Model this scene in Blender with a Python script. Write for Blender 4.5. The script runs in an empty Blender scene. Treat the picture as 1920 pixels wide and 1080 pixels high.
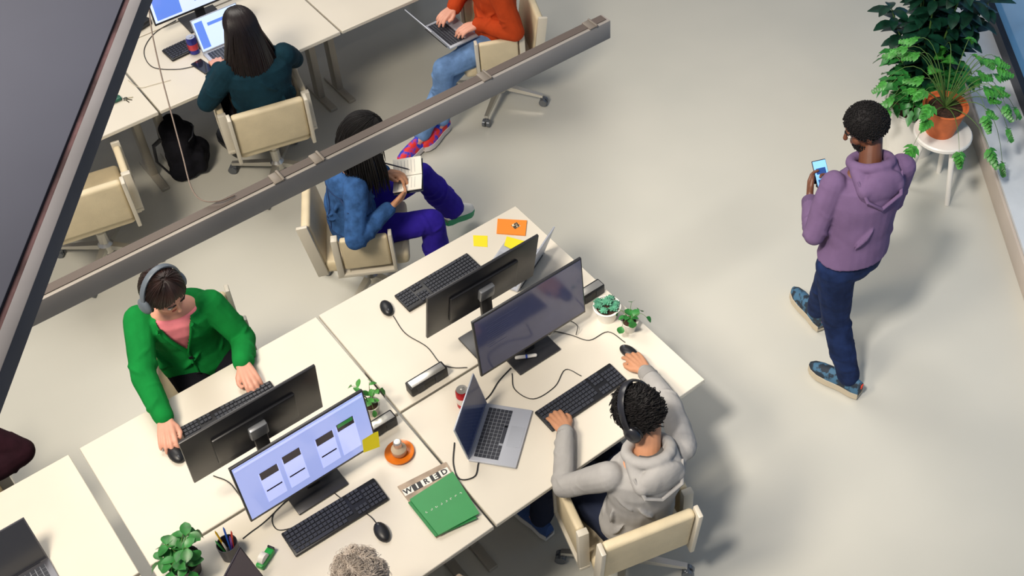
import bpy, bmesh, math, random
from mathutils import Vector as V, Matrix
from mathutils.bvhtree import BVHTree
random.seed(4)
R = math.radians
SC = bpy.context.scene
COL = SC.collection
# ------------------------------------------------------------------ camera
CP = V((-1.305, -3.137, 5.285)); YAW, PIT, FPX, CX, CY = .8791, .7834, 2279., 1161.2, 390.6
cf = V((math.cos(YAW)*math.cos(PIT), math.sin(YAW)*math.cos(PIT), -math.sin(PIT)))
cr = V((math.sin(YAW), -math.cos(YAW), 0)); cu = cr.cross(cf)
cam = bpy.data.cameras.new('camera'); camo = bpy.data.objects.new('camera', cam); COL.objects.link(camo)
camo.matrix_world = Matrix([[cr[i], cu[i], -cf[i], CP[i]] for i in range(3)] + [[0, 0, 0, 1]])
cam.sensor_width = 36; cam.lens = FPX*36/1920; cam.shift_x = -(CX-960)/1920; cam.shift_y = (CY-540)/1920
cam.clip_end = 100
SC.camera = camo
def P(x, y, z):
    """measured point of the photograph at a known height above the floor"""
    d = cf + cr*((x-CX)/FPX) + cu*((CY-y)/FPX)
    return CP + d*((z-CP.z)/d.z)
# ------------------------------------------------------------------ materials
def lin(h):
    h = h.lstrip('#'); c = [int(h[i:i+2], 16)/255 for i in (0, 2, 4)]
    return tuple((v/12.92 if v <= .04045 else ((v+.055)/1.055)**2.4) for v in c) + (1,)
MC = {}
def mat(name, col, rough=.5, metal=0, var=.0, vs=8., bump=0., bs=60., em=0, spec=.5, col2=None, stretch=None, fold=0, bd=.01):
    if name in MC: return MC[name]
    m = bpy.data.materials.new(name); m.use_nodes = True; nt = m.node_tree; b = nt.nodes['Principled BSDF']
    c = lin(col); b.inputs['Base Color'].default_value = c; b.inputs['Roughness'].default_value = rough
    b.inputs['Metallic'].default_value = metal; b.inputs['Specular IOR Level'].default_value = spec
    tc = nt.nodes.new('ShaderNodeTexCoord'); mp = nt.nodes.new('ShaderNodeMapping'); nt.links.new(tc.outputs['Object'], mp.inputs[0])
    if stretch: mp.inputs['Scale'].default_value = stretch
    if var or col2:
        n = nt.nodes.new('ShaderNodeTexNoise'); n.inputs['Scale'].default_value = vs; n.inputs['Detail'].default_value = 4
        nt.links.new(mp.outputs[0], n.inputs['Vector'])
        r = nt.nodes.new('ShaderNodeValToRGB'); r.color_ramp.elements[0].position = .35 if not col2 else .46; r.color_ramp.elements[1].position = .65 if not col2 else .54
        a = tuple(min(1, v*(1-var)) for v in c[:3]) + (1,); d = lin(col2) if col2 else tuple(min(1, v*(1+var)) for v in c[:3]) + (1,)
        r.color_ramp.elements[0].color = a; r.color_ramp.elements[1].color = d
        nt.links.new(n.outputs['Fac'], r.inputs[0]); nt.links.new(r.outputs[0], b.inputs['Base Color'])
    last = None
    if fold:
        n = nt.nodes.new('ShaderNodeTexNoise'); n.inputs['Scale'].default_value = 7; n.inputs['Detail'].default_value = 1.5; n.inputs['Distortion'].default_value = .6
        m2 = nt.nodes.new('ShaderNodeMapping'); m2.inputs['Scale'].default_value = (1, 1, .5); m2.inputs['Rotation'].default_value = (.5, .4, 0); nt.links.new(tc.outputs['Object'], m2.inputs[0]); nt.links.new(m2.outputs[0], n.inputs['Vector'])
        last = nt.nodes.new('ShaderNodeBump'); last.inputs['Strength'].default_value = fold; last.inputs['Distance'].default_value = .05; nt.links.new(n.outputs['Fac'], last.inputs['Height'])
    if bump:
        n = nt.nodes.new('ShaderNodeTexNoise'); n.inputs['Scale'].default_value = bs; n.inputs['Detail'].default_value = 2
        nt.links.new(mp.outputs[0], n.inputs['Vector'])
        bp = nt.nodes.new('ShaderNodeBump'); bp.inputs['Strength'].default_value = bump; bp.inputs['Distance'].default_value = bd
        if last: nt.links.new(last.outputs[0], bp.inputs['Normal'])
        nt.links.new(n.outputs['Fac'], bp.inputs['Height']); last = bp
    if last: nt.links.new(last.outputs[0], b.inputs['Normal'])
    if em:
        b.inputs['Emission Color'].default_value = c; b.inputs['Emission Strength'].default_value = em
    MC[name] = m; return m
M_desk = mat('desk_laminate', '#D8D1C2', .34, var=.02, vs=3)
M_edge = mat('desk_edge', '#7C7568', .6)
M_metal = mat('grey_metal', '#A9A396', .4, .3)
M_lea = mat('cream_leather', '#D6C7A6', .5, var=.05, vs=10, bump=.1, bs=120)
M_frame = mat('cream_frame', '#CFC8B8', .35)
M_alu = mat('aluminium', '#C9C6BE', .28, .8)
M_black = mat('black_plastic', '#17181C', .42)
M_dkey = mat('dark_keys', '#2C2F38', .5)
M_dgrey = mat('dark_grey_plastic', '#2B2B2E', .35)
M_cable = mat('cable_black', '#1A1918', .5)
M_silver = mat('silver_laptop', '#B9BDC6', .35, .25)
M_white = mat('white_plastic', '#E2DFD7', .35)
M_cer = mat('white_ceramic', '#D4CFC2', .3)
M_soil = mat('soil', '#3A2519', .95, var=.4, vs=60, bump=.8, bs=90)
M_leafd = mat('leaf_dark', '#0F3324', .32, var=.4, vs=20)
M_leafm = mat('leaf_mid', '#2A7230', .42, var=.3, vs=25)
M_leafb = mat('leaf_bright', '#3F8A34', .42, var=.35, vs=25)
M_leafs = mat('leaf_succulent', '#4F9173', .5, var=.3, vs=30)
M_terra = mat('terracotta', '#CC6A38', .7, var=.1, vs=15)
M_stem = mat('stem_green', '#4C6B2E', .6)
# ------------------------------------------------------------------ mesh builder
class MB:
    def __init__(s): s.v = []; s.f = []; s.m = []; s.cur = 0
    def add(s, vs, fs):
        o = len(s.v); s.v += [V(v) for v in vs]; s.f += [tuple(i+o for i in f) for f in fs]; s.m += [s.cur]*len(fs)
    def box(s, c, d, bev=0, M=None, seg=2):
        bm = bmesh.new(); bmesh.ops.create_cube(bm, size=1)
        for v in bm.verts: v.co = V((v.co.x*d[0], v.co.y*d[1], v.co.z*d[2]))
        if bev: bmesh.ops.bevel(bm, geom=bm.edges[:], offset=bev, segments=seg, affect='EDGES', profile=.5)
        c = V(c)
        for v in bm.verts: v.co = (M @ v.co if M else v.co) + c
        bm.verts.index_update(); s.add([v.co.copy() for v in bm.verts], [[v.index for v in f.verts] for f in bm.faces]); bm.free()
    def loft(s, rings, caps=True):
        n = len(rings[0]); vs = [p for r in rings for p in r]; fs = []
        for i in range(len(rings)-1):
            for j in range(n):
                a = i*n+j; b = i*n+(j+1) % n; fs.append((a, b, b+n, a+n))
        if caps: fs.append(tuple(range(n-1, -1, -1))); fs.append(tuple((len(rings)-1)*n+j for j in range(n)))
        s.add(vs, fs)
    def tube(s, pts, rad, n=10, rnd=False, flat=1, closed=False):
        pts = [V(p) for p in pts]
        if not hasattr(rad, '__len__'): rad = [rad]*len(pts)
        rad = list(rad)
        if rnd:
            a = (pts[0]-pts[1]).normalized(); b = (pts[-1]-pts[-2]).normalized(); r0, r1 = rad[0], rad[-1]; p0, p1 = pts[0], pts[-1]
            pts = [p0+a*r0*.98, p0+a*r0*.8, p0+a*r0*.45] + pts + [p1+b*r1*.45, p1+b*r1*.8, p1+b*r1*.98]
            rad = [r0*.2, r0*.6, r0*.89] + rad + [r1*.89, r1*.6, r1*.2]
        T = [(pts[min(i+1, len(pts)-1)]-pts[max(i-1, 0)]).normalized() for i in range(len(pts))]
        x = T[0].orthogonal().normalized(); rings = []
        for i, p in enumerate(pts):
            x = (x - T[i]*x.dot(T[i])); x = x.normalized() if x.length > 1e-6 else T[i].orthogonal().normalized()
            y = T[i].cross(x)
            rings.append([p + (x*math.cos(2*math.pi*k/n)+y*math.sin(2*math.pi*k/n)*flat)*rad[i] for k in range(n)])
        s.loft(rings)
    def ell(s, c, r, A=None, n=14, m=9):
        c = V(c); rings = []
        A = A or (V((1, 0, 0)), V((0, 1, 0)), V((0, 0, 1)))
        if not hasattr(r, '__len__'): r = (r, r, r)
        for i in range(m+1):
            th = math.pi*(i+.02*(i == 0)-.02*(i == m))/m if i in (0, m) else math.pi*i/m
            z = math.cos(th); q = max(math.sin(th), .02)
            rings.append([c + A[0]*(r[0]*q*math.cos(2*math.pi*k/n)) + A[1]*(r[1]*q*math.sin(2*math.pi*k/n)) + A[2]*(r[2]*z) for k in range(n)])
        s.loft(rings)
    def lathe(s, prof, c=(0, 0, 0), n=28):
        c = V(c); s.loft([[c+V((max(r, .0004)*math.cos(2*math.pi*k/n), max(r, .0004)*math.sin(2*math.pi*k/n), z)) for k in range(n)] for r, z in prof])
    def prism(s, poly, off):
        poly = [V(p) for p in poly]; off = V(off); n = len(poly)
        s.add(poly+[p+off for p in poly], [tuple(range(n)), tuple(range(2*n-1, n-1, -1))]+[(i, (i+1) % n, n+(i+1) % n, n+i) for i in range(n)])
    def leaf(s, base, d, up, L, w, bend=.3, n=5, fold=.15, pts=None):
        d = V(d).normalized(); up = V(up); sd = d.cross(up); sd = sd.normalized() if sd.length > 1e-4 else d.orthogonal().normalized(); nn = sd.cross(d)
        rows = []; prof = pts or [.15, .75, 1, .8, .4, .03]
        n = len(prof)-1
        for i in range(n+1):
            t = i/n; c = V(base)+d*(L*t*(1-.15*bend*t))-nn*(bend*L*t*t); ww = w*.5*prof[i]
            rows.append([c-sd*ww+nn*ww*fold*2, c-nn*0, c+sd*ww+nn*ww*fold*2])
        vs = [p for r in rows for p in r]; fs = []
        for i in range(n):
            a = i*3; fs += [(a, a+1, a+4, a+3), (a+1, a+2, a+5, a+4)]
        s.add(vs, fs)
    def build(s, name, m, parent=None, off=None, sharp=38, recalc=True):
        me = bpy.data.meshes.new(name)
        o0 = V(off) if off is not None else V((0, 0, 0))
        me.from_pydata([tuple(v-o0) for v in s.v], [], s.f)
        ms = m if isinstance(m, (list, tuple)) else [m]
        for q in ms: me.materials.append(q)
        if len(ms) > 1:
            for p, i in zip(me.polygons, s.m): p.material_index = i
        if recalc:
            bm = bmesh.new(); bm.from_mesh(me); bmesh.ops.recalc_face_normals(bm, faces=bm.faces[:]); bm.to_mesh(me); bm.free()
        for p in me.polygons: p.use_smooth = True
        me.set_sharp_from_angle(angle=R(sharp))
        o = bpy.data.objects.new(name, me); COL.objects.link(o)
        if parent: o.parent = parent
        return o
def tag(o, label, cat, group=None):
    o['label'] = label; o['category'] = cat
    if group: o['group'] = group
    return o
def thing(name, label, cat, loc=(0, 0, 0), rz=0, group=None):
    o = bpy.data.objects.new(name, None); o.empty_display_size = .1; COL.objects.link(o); o.location = loc; o.rotation_euler = (0, 0, rz)
    return tag(o, label, cat, group)
def kids(o): return [c for c in bpy.data.objects if c.parent == o]
def dup(root, loc, rz, label):
    r = root.copy(); COL.objects.link(r); r.location = loc; r.rotation_euler = (0, 0, rz); r['label'] = label
    def rec(a, b):
        for ch in kids(a):
            c = ch.copy(); COL.objects.link(c); c.parent = b; rec(ch, c)
    rec(root, r); return r
TEX = {}
def clouds(sc):
    if sc not in TEX:
        t = bpy.data.textures.new('clouds', 'CLOUDS'); t.noise_scale = sc; t.noise_depth = 1; TEX[sc] = t
    return TEX[sc]
def remesh(o, vox=.006, sm=4, disp=0, ds=.07):
    m = o.modifiers.new('r', 'REMESH'); m.mode = 'VOXEL'; m.voxel_size = vox; m.use_smooth_shade = True
    if sm: m = o.modifiers.new('s', 'SMOOTH'); m.iterations = sm; m.factor = .5
    if disp: m = o.modifiers.new('d', 'DISPLACE'); m.texture = clouds(ds); m.strength = disp; m.mid_level = .5; m.texture_coords = 'LOCAL'
    dg = bpy.context.evaluated_depsgraph_get(); dg.update()
    me = bpy.data.meshes.new_from_object(o.evaluated_get(dg)); old = o.data; mats = list(old.materials)
    o.modifiers.clear(); o.data = me
    me.materials.clear()
    for q in mats: me.materials.append(q)
    for p in me.polygons: p.use_smooth = True; p.material_index = 0
    return o
def text(name, body, size, M, m, parent, ext=.0003, bold=0):
    c = bpy.data.curves.new(name, 'FONT'); c.body = body; c.size = size; c.extrude = ext; c.align_x = 'CENTER'; c.align_y = 'CENTER'; c.offset = bold
    t = bpy.data.objects.new('t', c); COL.objects.link(t); dg = bpy.context.evaluated_depsgraph_get(); dg.update()
    me = bpy.data.meshes.new_from_object(t.evaluated_get(dg)); bpy.data.objects.remove(t)
    me.materials.clear(); me.materials.append(m)
    o = bpy.data.objects.new(name, me); COL.objects.link(o); o.parent = parent; o.matrix_local = M; return o
def cable(label, pts, r=.0028, m=None, name='cable'):
    pts = [V(p) for p in pts]; q = [pts[0]*2-pts[1]]+pts+[pts[-1]*2-pts[-2]]; out = []
    for i in range(1, len(q)-2):
        for k in range(6):
            t = k/6; a, b, c, d = q[i-1], q[i], q[i+1], q[i+2]
            out.append(.5*((2*b)+(c-a)*t+(2*a-5*b+4*c-d)*t*t+(3*b-a-3*c+d)*t**3))
    out.append(pts[-1]); mb = MB(); mb.tube([p-out[0] for p in out], r, 7)
    o = mb.build(name, m or M_cable); o.location = out[0]; return tag(o, label, 'cable')
# ------------------------------------------------------------------ setting
H = .74; W = 1.2; D = .75; XG = 1.268; YT = 2.67
fm = bpy.data.materials.new('polished_floor'); fm.use_nodes = True; nt = fm.node_tree; b = nt.nodes['Principled BSDF']
n = nt.nodes.new('ShaderNodeTexNoise'); n.inputs['Scale'].default_value = .9; n.inputs['Detail'].default_value = 3
r = nt.nodes.new('ShaderNodeValToRGB'); r.color_ramp.elements[0].color = lin('#BDBCB2'); r.color_ramp.elements[1].color = lin('#C6C4B9'); r.color_ramp.elements[0].position = .3; r.color_ramp.elements[1].position = .7
tc = nt.nodes.new('ShaderNodeTexCoord'); nt.links.new(tc.outputs['Object'], n.inputs['Vector']); nt.links.new(n.outputs['Fac'], r.inputs[0]); nt.links.new(r.outputs[0], b.inputs['Base Color'])
n2 = nt.nodes.new('ShaderNodeTexNoise'); n2.inputs['Scale'].default_value = 2; mr = nt.nodes.new('ShaderNodeMapRange'); mr.inputs[3].default_value = .2; mr.inputs[4].default_value = .28
nt.links.new(tc.outputs['Object'], n2.inputs['Vector']); nt.links.new(n2.outputs['Fac'], mr.inputs[0]); nt.links.new(mr.outputs[0], b.inputs['Roughness'])
def struct(mb, name, m): o = mb.build(name, m); o['kind'] = 'structure'; return o
mb = MB(); mb.box((1, 1.5, -.1), (16, 16, .2)); struct(mb, 'floor', fm)
WA = V((4.245, -.074, 0)); WD = V((.63, .777, 0)).normalized(); WN = V((WD.y, -WD.x, 0))   # wall line and outward normal
def wbox(mb, t0, t1, n0, n1, z0, z1, bev=0):
    Mx = Matrix((( WD.x, WN.x, 0), (WD.y, WN.y, 0), (0, 0, 1)))
    mb.box(WA+WD*((t0+t1)/2)+WN*((n0+n1)/2)+V((0, 0, (z0+z1)/2)), (t1-t0, n1-n0, z1-z0), bev, Mx)
M_wallw = mat('white_sill', '#D6DBDE', .35, var=.03)
mb = MB(); wbox(mb, -5, 5, .0, .36, 0, .17); struct(mb, 'wall_right', M_wallw)
mb = MB(); wbox(mb, -5, 5, -.02, -.001, 0, .15, .004); struct(mb, 'baseboard_right', mat('pinkish_board', '#C2B6A9', .5))
M_wf = mat('window_frame_dark', '#2E3138', .4, .4)
tm_ = (P(1893, 105, .8)-WA).dot(WD)
mb = MB(); wbox(mb, -5, 5, .29, .36, .17, .27)
wbox(mb, -5, 5, .30, .36, 2.9, 3.0)
for t in (tm_-3.2, tm_-1.6, tm_, tm_+1.6, tm_+3.2): wbox(mb, t-.045, t+.045, .28, .36, .2, 3)
struct(mb, 'trim_1', M_wf)
M_glass = mat('window_glass', '#4E7CA6', .08, 0, spec=.8, em=.3)
mb = MB(); wbox(mb, -5, 5, .335, .345, .25, 2.9); struct(mb, 'window_1', M_glass)
# overhead structural beam, near the camera
bp0, bp1 = V((-1.308, -1.76, 0)), V((-.77, -1.03, 0)); bd_ = (bp1-bp0).normalized(); bn = V((-bd_.y, bd_.x, 0))
def beambox(mb, n0, n1, z0, z1, t0=-1.3, t1=2.4):
    Mx = Matrix(((bd_.x, bn.x, 0), (bd_.y, bn.y, 0), (0, 0, 1)))
    mb.box(bp0+bd_*((t0+t1)/2)+bn*((n0+n1)/2)+V((0, 0, (z0+z1)/2)), (t1-t0, n1-n0, z1-z0), .002, Mx)
root = thing('ceiling_beam', 'dark grey painted steel beam crossing the upper left corner close overhead', 'beam', tuple(bp0+V((0, 0, 3.9))))
def under(o, root): o.parent = root; o.matrix_parent_inverse = Matrix.Translation(-root.location); return o
mb = MB(); beambox(mb, .036, .40, 3.84, 3.9); under(mb.build('web', mat('beam_grey', '#33353F', .8, var=.10, vs=1.5, spec=.15)), root)
mb = MB(); beambox(mb, .0, .024, 3.86, 3.90); under(mb.build('edge_flange', mat('beam_light', '#4E4D50', .8, var=.1, vs=5, spec=.15)), root)
mb = MB(); beambox(mb, .024, .036, 3.85, 3.895); under(mb.build('rust_seam', mat('rusty_seam', '#38282A', .85, var=.5, vs=12, spec=.15)), root)
# hanging rail
RY, RZ = -.51, 2.8
root = thing('hanging_rail', 'long grey metal rail hanging level above the desks', 'rail', (.814-1.8, RY, RZ))
mb = MB(); mb.box((.0, 0, 0), (3.6, .045, .075), .003); mb.build('rail_body', mat('rail_grey', '#85807A', .5, .1, var=.04, vs=6), root)
mb = MB(); mb.box((0, .004, .0385), (3.58, .030, .004)); mb.build('slot', mat('slot_brown', '#443B36', .6), root)
for px in (912, 596, 520, 1112):
    mb = MB(); x = P(px, 55+(1145-px)*.475, RZ).x-(.814-1.8)
    mb.box((x, 0, .040), (.026, .047, .006), .002); mb.box((x+.016, 0, .042), (.008, .05, .009), .002); mb.build('clip', mat('clip_brown', '#69625A', .5, .3), root)
cable('thin dark wire dangling from above onto the hanging rail', [P(275, -60, 3.05), P(282, 40, 3.05), P(300, 130, 3.0), P(318, 200, 2.95), P(342, 290, 2.88), P(358, 350, 2.86), P(378, 375, 2.852), P(410, 377, 2.85), P(440, 366, 2.845)], .0022, mat('wire_brown', '#5C5048', .6), 'wire')
# ------------------------------------------------------------------ desks
def desk(x0, y0, label, w=W, flip=0, g=.006):
    root = thing('desk', label, 'desk', (x0+w/2, y0+D/2, 0), 0, 'pale laminate desks')
    mb = MB(); mb.box((0, 0, H-.012), (w-2*g, D-2*g, .024), .003, seg=1); mb.build('tabletop', M_desk, root)
    mb = MB(); mb.box((0, 0, H-.036), (w-.16, D-.1, .022)); mb.build('underframe', M_edge, root)
    for s in (-1, 1):
        mb = MB(); mb.box((s*(w/2-.07), 0.02, .355), (.045, .075, .69), .004); mb.build('leg', M_metal, root)
        mb = MB(); mb.box((s*(w/2-.07), 0.0, .012), (.05, .34, .024), .005); mb.build('foot', M_metal, root)
    return root
desk(0, -D, 'pale desk with open silver laptop, keyboard and the grey hoodie man')
desk(0, 0, 'pale desk with orange booklet and the back of a black monitor')
desk(-W, -D, 'pale desk with lit monitor and green magazine stack')
desk(-W, 0, 'pale desk where the woman in green cardigan types')
desk(-2*W-.035, -D, 'pale desk at the lower left corner, left of the leafy plant')
desk(-2*W-.035, 0, 'pale desk at the left edge with the open dark laptop')
desk(XG-W, YT, 'pale desk with energy drink can and open laptop of the long-haired woman')
desk(XG-2*W, YT, 'pale desk with green key fob behind the empty chair')
desk(XG, YT, 'pale empty desk at the top, left of the rust sweater person')
desk(XG-W, YT+D, 'pale desk far behind the top left monitor')
desk(XG, YT+D, 'pale desk cut by the top edge, behind the empty top desk')
desk(XG-2*W, YT+D, 'pale desk hidden partly by the dark overhead beam')
# ------------------------------------------------------------------ office chair (faces local +X)
def make_chair(label):
    t = thing('office_chair', label, 'chair', (0, 0, 0), 0, 'cream leather office chairs')
    mb = MB(); mb.box((.02, 0, .425), (.46, .43, .09), .028, seg=3); mb.build('seat', M_lea, t)
    mb = MB(); Mx = Matrix.Rotation(R(-8), 3, 'Y'); mb.box((-.235, 0, .60), (.05, .42, .31), .018, Mx, 3); mb.build('backrest', M_lea, t)
    for s in (-1, 1):
        mb = MB(); mb.box((.03, s*.245, .555), (.25, .04, .22), .014, seg=3); mb.build('arm_panel', M_lea, t)
        mb = MB(); mb.box((-.12, s*.247, .54), (.035, .05, .28), .005); mb.box((.17, s*.247, .54), (.02, .05, .28), .005); mb.box((.02, s*.247, .405), (.32, .05, .022), .004); mb.box((-.1, s*.24, .40), (.06, .03, .04)); mb.build('arm_frame', M_frame, t)
        mb = MB(); mb.box((-.245, s*.222, .575), (.06, .022, .38), .005, Mx); mb.build('back_post', M_frame, t)
    mb = MB(); mb.box((0, 0, .37), (.24, .26, .02), .004); mb.box((0, 0, .37), (.1, .48, .018), .004); mb.lathe([(.03, .1), (.03, .22), (.022, .225), (.022, .37)], n=18); mb.lathe([(0, .07), (.04, .07), (.045, .12), (.03, .14), (0, .14)], n=18); mb.build('column', M_alu, t)
    for k in range(4):
        a = math.pi/4+k*math.pi/2+.25; d = V((math.cos(a), math.sin(a), 0)); e = V((-d.y, d.x, 0))
        mb = MB(); mb.loft([[d*.02+e*.02+V((0, 0, .09)), d*.02-e*.02+V((0, 0, .09)), d*.02-e*.02+V((0, 0, .125)), d*.02+e*.02+V((0, 0, .125))], [d*.30+e*.012+V((0, 0, .065)), d*.30-e*.012+V((0, 0, .065)), d*.30-e*.012+V((0, 0, .085)), d*.30+e*.012+V((0, 0, .085))]]); mb.build('base_arm', M_alu, t)
        mb = MB(); c = d*.29; mb.tube([c+V((0, 0, .03)), c+V((0, 0, .075))], .008, 8); 
        for s in (-1, 1): mb.tube([c+e*(s*.006)+d*.012+V((0, 0, .027)), c+e*(s*.024)+d*.012+V((0, 0, .027))], .027, 16)
        mb.box(c+d*.005+V((0, 0, .045)), (.03, .03, .02), .006); mb.build('caster', mat('caster_grey', '#6B6F74', .3, .5), t)
    return t
ch0 = make_chair('cream leather office chair under the grey hoodie man')
ch0.location = (.555, -.925, 0); ch0.rotation_euler.z = R(74)
dup(ch0, (.62, 2.55, 0), R(76), 'cream leather office chair under the long-haired woman')
dup(ch0, (-.50, 2.55, 0), R(78), 'empty cream leather office chair at the left, nobody on it')
dup(ch0, (2.14, 2.28, 0), R(157), 'cream leather office chair under the person in rust sweater')
dup(ch0, (.575, 1.36, 0), R(-30), 'cream leather office chair under the woman in denim jacket')
dup(ch0, (-.55, .97, 0), R(-106), 'cream leather office chair under the woman in green cardigan')
dup(ch0, (-.62, -1.0, 0), R(90), 'cream leather office chair under the grey curly-haired person')
dup(ch0, (-1.76, 1.08, 0), R(-90), 'cream leather office chair under the maroon sweater person')
# ------------------------------------------------------------------ monitors, keyboards, mice, laptops
def monitor(label, x, y, z0, face, tilt, h=.35, w=.605, smat=None, base=None):
    """face -1 looks to -Y, +1 to +Y"""
    root = thing('monitor', label, 'monitor', (x, y, H), 0 if face < 0 else math.pi)
    Mx = Matrix.Rotation(R(-tilt), 3, 'X'); z0 -= H
    c = Mx @ V((0, 0, h/2)) + V((0, 0, z0))
    def q(v): return Mx @ V(v) + c
    mb = MB(); mb.box(c, (w, .014, h), .003, Mx); mb.box(q((0, .012, -.02)), (w*.62, .018, h*.55), .008, Mx); mb.build('housing', M_dgrey, root)
    mb = MB(); mb.box(q((0, -.0075, .004)), (w-.016, .002, h-.024), 0, Mx); scr = mb.build('screen', smat or M_black, root)
    mb = MB(); mb.box((0, .05, (z0+h*.45)/2), (.06, .022, z0+h*.45), .005); mb.build('neck', M_dgrey, root)
    mb = MB(); mb.box(q((0, .032, -.01)), (.08, .03, .08), .008, Mx); mb.build('mount', mat('mount_grey', '#8E9196', .35, .4), root)
    mb = MB(); mb.box((0, .05, .006), (.24, .19, .012), .004); mb.build('base', M_dgrey, root)
    return root, Mx, c
def scrmat(name, col, em): return mat(name, col, .15, em=em, spec=.6)
m1, Mx, c = monitor('black monitor with dim dark blue screen facing the grey hoodie man', .665, -.135, .845, -1, 3, .365, smat=mat('screen_dim', '#373A52', .12, em=.42, spec=.7, var=.3, vs=3))
mb = MB()
random.seed(2)
for i in range(12):
    u = -.25; ln = random.uniform(.04, .16); v = .12-i*.013; mb.box(Mx @ V((u+ln/2+random.uniform(0, .03), -.0092, v))+c, (ln, .0006, .003), 0, Mx)
mb.build('screen_lines', scrmat('line_dim', '#43465E', .3), m1)
monitor('black monitor seen from behind beside the orange booklet desk', .565, .14, .94, 1, 12, .345)
monitor('black monitor seen from behind in front of the green cardigan woman', -.595, .12, .925, 1, 9, .35)
m2, Mx, c = monitor('black monitor with bright lavender web page on screen', -.49, -.135, .835, -1, 3, .365, smat=scrmat('screen_page', '#98A5DC', .8))
def card(mb, x, y, w, h, d=.0006): mb.box(Mx @ V((x, -.0088-d, y))+c, (w, .0006, h), 0, Mx)
for x, y in ((-.165, -.06), (-.06, -.06), (.09, -.06), (.19, -.06)): mb = MB(); card(mb, x, y+.03, .085, .19); mb.build('page_panel', scrmat('panel_white', '#B4BDEC', .85), m2)
mb = MB(); mb.box(Mx @ V((0, -.0094, .158))+c, (.58, .0006, .012), 0, Mx); mb.build('menu_bar', scrmat('panel_white', '#B4BDEC', .85), m2)
for x, y in ((-.165, .045), (-.06, .06), (.09, .045), (.19, .055)): mb = MB(); card(mb, x, y, .078, .045, .0012); mb.build('picture_card', scrmat('card_dark', '#2A2130', .2), m2)
for x in (-.165, -.06, .09): mb = MB(); card(mb, x, -.055, .07, .008, .0012); mb.build('caption_bar', scrmat('card_dark', '#2A2130', .2), m2)
mb = MB(); card(mb, .19, .065, .07, .02, .0018); mb.build('green_picture', scrmat('card_green', '#2E7A3C', .5), m2)
m3, Mx, c = monitor('black monitor with white app page cut by the top edge', .66, 3.29, .86, -1, 3, .36, smat=scrmat('screen_app', '#C6D4F2', .85))
mb = MB(); card(mb, -.2, 0, .16, .3); mb.build('page_panel', scrmat('panel_blue', '#5D80D8', .8), m3)
mb = MB()
for i in range(9): card(mb, .07, .13-i*.03, .3-.05*(i % 3), .008)
mb.build('screen_lines', scrmat('line_grey', '#8C9AB8', .5), m3)
def make_keyboard(label):
    root = thing('keyboard', label, 'keyboard', (0, 0, 0), 0)
    mb = MB(); mb.box((0, 0, .008), (.44, .132, .016), .005); mb.build('keyboard_body', M_black, root)
    mb = MB()
    for rr in range(6):
        y = .052-rr*.0205
        if rr == 5:
            x = -.212
            for wd in (.022, .022, .022, .11, .022, .022, .022): mb.box((x+wd/2, y, .0185), (wd-.003, .0165, .006), .0012, seg=1); x += wd
        else:
            for k in range(15): mb.box((-.203+k*.0186, y, .0185), (.0158, .0165, .006), .0012, seg=1)
        for k in range(3):
            if not (rr == 3): mb.box((.089+k*.0186, y, .0185), (.0158, .0165, .006), .0012, seg=1)
        if rr > 0:
            for k in range(4): mb.box((.15+k*.0186, y, .0185), (.0158, .0165, .006), .0012, seg=1)
    mb.build('keycaps', M_dkey, root); return root
kb = make_keyboard('black keyboard under the hands of the grey hoodie man'); kb.location = (.688, -.46, H)
dup(kb, (.575, .545, H), math.pi+.02, 'black keyboard beside the yellow note on the orange booklet desk')
dup(kb, (-.495, -.285, H), -.03, 'black keyboard in front of the bright monitor')
dup(kb, (-.59, .475, H), math.pi-.05, 'black keyboard under the hands of the green cardigan woman')
dup(kb, (.545, 3.135, H), .06, 'black keyboard behind the long-haired woman\'s laptop')
def make_mouse(label):
    root = thing('computer_mouse', label, 'mouse')
    mb = MB(); mb.ell((0, 0, .012), (.03, .052, .022), n=20, m=12); mb.v = [V((v.x, v.y, max(v.z, 0.0005))) for v in mb.v]; mb.build('shell', M_black, root)
    mb = MB(); mb.tube([(-.003, .03, .028), (.003, .03, .028)], .007, 12); mb.build('scroll_wheel', mat('wheel_grey', '#50545C', .5), root); return root
ms = make_mouse('black mouse under the right hand of the grey hoodie man'); ms.location = (1.02, -.40, H); ms.rotation_euler.z = .2
q = P(725, 578, .75); dup(ms, (q.x, q.y, H), math.pi-.2, 'black mouse at the left end of the keyboard beside the denim woman')
q = P(716, 998, .75); dup(ms, (q.x, q.y, H), -.1, 'black mouse left of the green magazine')
q = P(330, 853, .75); dup(ms, (q.x, q.y, H), math.pi+.1, 'dark mouse under the hand of the green cardigan woman')
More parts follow.
